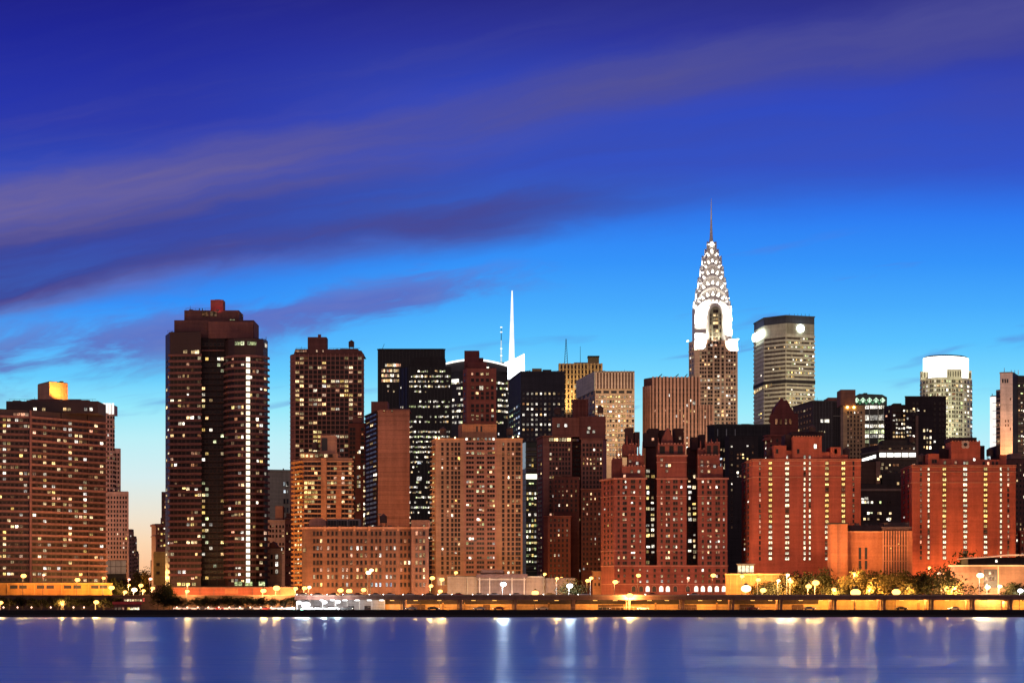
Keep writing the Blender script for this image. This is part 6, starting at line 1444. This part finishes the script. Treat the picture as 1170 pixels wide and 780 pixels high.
for (x, y, w) in ((1048, 646, 1.1), (1057, 652, 1.2), (1066, 641, 1.0), (1075, 643, 1.1), (1085, 648, 1.2), (1095, 655, 1.3), (1104, 656, 1.2), (1112, 655, 1.1)): tree(x, 958 + rnd.uniform(-5, 5), y, 'dark leafy tree between the civic block and the pavilion', 1 if rnd.random() < .6 else 3, w, 'dark trees beside the pavilion')
tree(1110, 995, 620, 'large dark round tree rising behind the pavilion roof', 1, .9); tree(1128, 998, 628, 'smaller dark tree behind the swept pavilion roof', 3, 1.0); tree(1158, 940, 660, 'dark round bush like tree before the pale pavilion wall', 3, 1.5); tree(1168, 938, 662, 'dark tree at the edge of the view before the pavilion', 1, 1.4)

# ------------------------------------------------------------------ parked cars, floating hut, depot
def car_parts(paint):
    bm = bmesh.new(); prof = [(-2.2, .35), (-2.25, .75), (-1.5, .92), (-.9, .98), (1.3, 1.0), (2.1, .95), (2.2, .6), (2.15, .35)]
    extrude_poly(bm, [(x, -.85, z) for x, z in prof], (0, 1.7, 0)); bmesh.ops.bevel(bm, geom=bm.edges[:], offset=.08, segments=2, affect='EDGES')
    me = bpy.data.meshes.new('body'); bm.to_mesh(me); bm.free(); me.materials.append(paint)
    bm = bmesh.new(); extrude_poly(bm, [(x, -.74, z) for x, z in [(-1.1, .97), (-.5, 1.42), (.9, 1.45), (1.6, .99)]], (0, 1.48, 0)); mg = bpy.data.meshes.new('cabin'); bm.to_mesh(mg); bm.free(); mg.materials.append(GL)
    bm = bmesh.new(); tube(bm, (0, -.1, 0), (0, .1, 0), .33, .33, 12); mw = bpy.data.meshes.new('wheel'); bm.to_mesh(mw); bm.free(); mw.materials.append(DARKM)
    bm = bmesh.new(); bmesh.ops.create_icosphere(bm, subdivisions=1, radius=.14); mh = bpy.data.meshes.new('headlight'); bm.to_mesh(mh); bm.free(); mh.materials.append(glow_mat('parked_headlight', 1, .9, .75, 5) if 'parked_headlight' not in bpy.data.materials else bpy.data.materials['parked_headlight'])
    return me, mg, mw, mh
PAINT = {n_: plain(n_ + '_car_paint', *c_, .3, .5) for n_, c_ in (('silver', (.5, .5, .5)), ('white', (.8, .8, .78)), ('black', (.02, .02, .02)), ('red', (.4, .03, .03)))}
CM = {n_: car_parts(m_) for n_, m_ in PAINT.items()}
def car(px, Yd, paint, label, group):
    p = at(px, 0, Yd); r_ = empty('parked_car', (p.x, Yd, GZ + .015), label, 'car', group); r_.rotation_euler = (0, 0, rnd.choice((0, math.pi)) + rnd.uniform(-.05, .05))
    me, mg, mw, mh = CM[paint]
    for nm, mm, lc in (('body', me, (0, 0, 0)), ('cabin', mg, (0, 0, 0)), ('wheel', mw, (-1.4, -.8, .33)), ('wheel', mw, (1.4, -.8, .33)), ('wheel', mw, (-1.4, .8, .33)), ('wheel', mw, (1.4, .8, .33)), ('headlight', mh, (-2.2, -.6, .68)), ('headlight', mh, (-2.2, .6, .68))):
        o = bpy.data.objects.new(nm, mm); COL.objects.link(o); o.parent = r_; o.location = lc
for i, x in enumerate(range(204, 336, 9)): n_ = ('white', 'silver', 'white', 'black', 'silver', 'red')[i % 6]; car(x + rnd.uniform(-1, 1), 910, n_, f'{n_} car parked in the row under the trees below the red terrace', f'{n_} cars parked under the trees')
for i, x in enumerate((352, 366, 381, 396)): n_ = ('white', 'silver', 'white', 'black')[i]; car(x, 914, n_, ('white car in the glaring lit yard nearest the trees', 'silver car in the glaring white lit yard', 'white car in the middle of the glaring lit yard', 'black car at the far side of the glaring lit yard')[i], 'cars in the lit yard')
DRIVE = glow_mat('driving_headlight', 1, .92, .85, 14)
bm = bmesh.new(); bmesh.ops.create_icosphere(bm, subdivisions=1, radius=.26); BIGH = bpy.data.meshes.new('headlight'); bm.to_mesh(BIGH); bm.free(); BIGH.materials.append(DRIVE)
for i, x in enumerate([346, 362, 379, 396, 411, 430, 447, 468, 487, 508, 524, 545, 563, 590, 628, 668, 742, 790]):
    n_ = ('white', 'silver', 'black', 'white', 'red', 'silver')[i % 6]
    car(x + rnd.uniform(-3, 3), (918, 923, 928)[i % 3], n_, n_ + ' car with bright headlights on the viaduct deck', n_ + ' cars on the viaduct')
    c_ = [o for o in COL.objects if o.get('category') == 'car'][-1]; c_.location.z = CZ + (HY-681.2)*913/F + .02; c_.rotation_euler = (0, 0, 0)
    for ch in c_.children:
        if ch.name.startswith('headlight'): ch.data = BIGH
for i, x in enumerate((470, 495, 548, 570, 620, 690, 735, 860, 925, 1030, 1090)):
    n_ = ('silver', 'black', 'white', 'red')[i % 4]; car(x, 918 + 5*(i % 2), n_, n_ + ' car on the orange lit lower road under the viaduct', n_ + ' cars on the lower road')
# small globes strung under the trees along the path
for i, x in enumerate([4, 20, 36, 58, 84, 96] + list(range(202, 340, 12))):
    p = at(x, 692.5, 906); r_ = empty('bollard_lamp', (p.x, 906, GZ), 'small glowing path lamp under the trees', 'path lamp', 'path lamps under the waterfront trees')
    if i == 0:
        bm = bmesh.new(); tube(bm, (0, 0, 0), (0, 0, .95), .08, .06, 6); o1 = from_bm('post', bm, STEEL, r_, False); bm = bmesh.new(); bmesh.ops.create_icosphere(bm, subdivisions=1, radius=.28); bmesh.ops.translate(bm, verts=bm.verts[:], vec=(0, 0, 1.15)); o2 = from_bm('globe', bm, glow_mat('path_globe', 1, .55, .35, 6), r_, False); o1p, o2p = o1, o2
    else:
        for s_ in (o1p, o2p): c_ = s_.copy(); COL.objects.link(c_); c_.parent = r_
    l = bpy.data.lights.new('lamp_light', 'POINT'); l.energy = 700; l.color = (1, .5, .28); l.shadow_soft_size = .3; lo = bpy.data.objects.new('lamp_light', l); COL.objects.link(lo); lo.parent = r_; lo.location = (0, -.4, 1.5)
h = Bldg('ferry_hut', 'small lit waterfront hut with a red roof band and a row of glowing panes', 905, 147, 'hut')
h.prism([(130, 0), (161, 0)], 689.5, None, wall(.16, .06, .05), 6); h.ring(687, 690, .5, wall(.5, .06, .05), 'roof_band'); h.block(141, 163, 683, 687, wall(.35, .05, .05), 2, 5, 'upper_cabin')
for x in (132.5, 136.5, 140.5): h.win(0, x, 695.5, 2.6, 3.8, 'pink', .2)
for x in (147, 150.5, 154, 157.5): h.win(0, x, 696, 3.0, 5, 'full' if x > 148 else 'gold', .2)
for x in span(143, 161, 7): h.cells.append((h.pt(x, 1.9), .7, h.z(684), h.z(686.3), Vector((1, 0, 0)), Vector((0, -1, 0)), 'warm', .1))
h.done()
d = Bldg('lit_depot', 'open yard shed under the start of the viaduct, glaring white inside', 926, 388, 'depot')
d.prism([(338, 6), (440, 6)], 684.5, None, wall(.34, .31, .30), 3, 'back_wall', True, False)
for x in span(340, 439, 8): d.block(x-.4, x+.4, 684.4, 697.5, wall(.5, .45, .4), 1, .6, 'post')
d.block(337.5, 441, 683.6, 684.5, DARKM, 0, 12, 'roof')
for x in (349, 362, 378, 401, 420): d.cells.append((d.pt(x, 5.9), 2.2, d.z(692), d.z(695.5), Vector((1, 0, 0)), Vector((0, -1, 0)), None, .1))
d.done()
for i, (x, y, sz) in enumerate(((349.5, 690.5, 2.6), (341.5, 688, 1.5), (371, 687.5, 1.4), (386, 687, 1.5))):
    street_lamp(x, y, 909.5, 'white', sz, (.35, .15, .15, .15)[i], None, ('largest glaring white yard light at the water edge', 'white yard light nearest the waterfront trees', 'smaller white yard light right of the largest', 'white yard light farthest from the trees')[i], .8)
street_lamp(345, 696, 904, 'green', .9, .25, None, 'small green navigation lamp on the quay', .3)
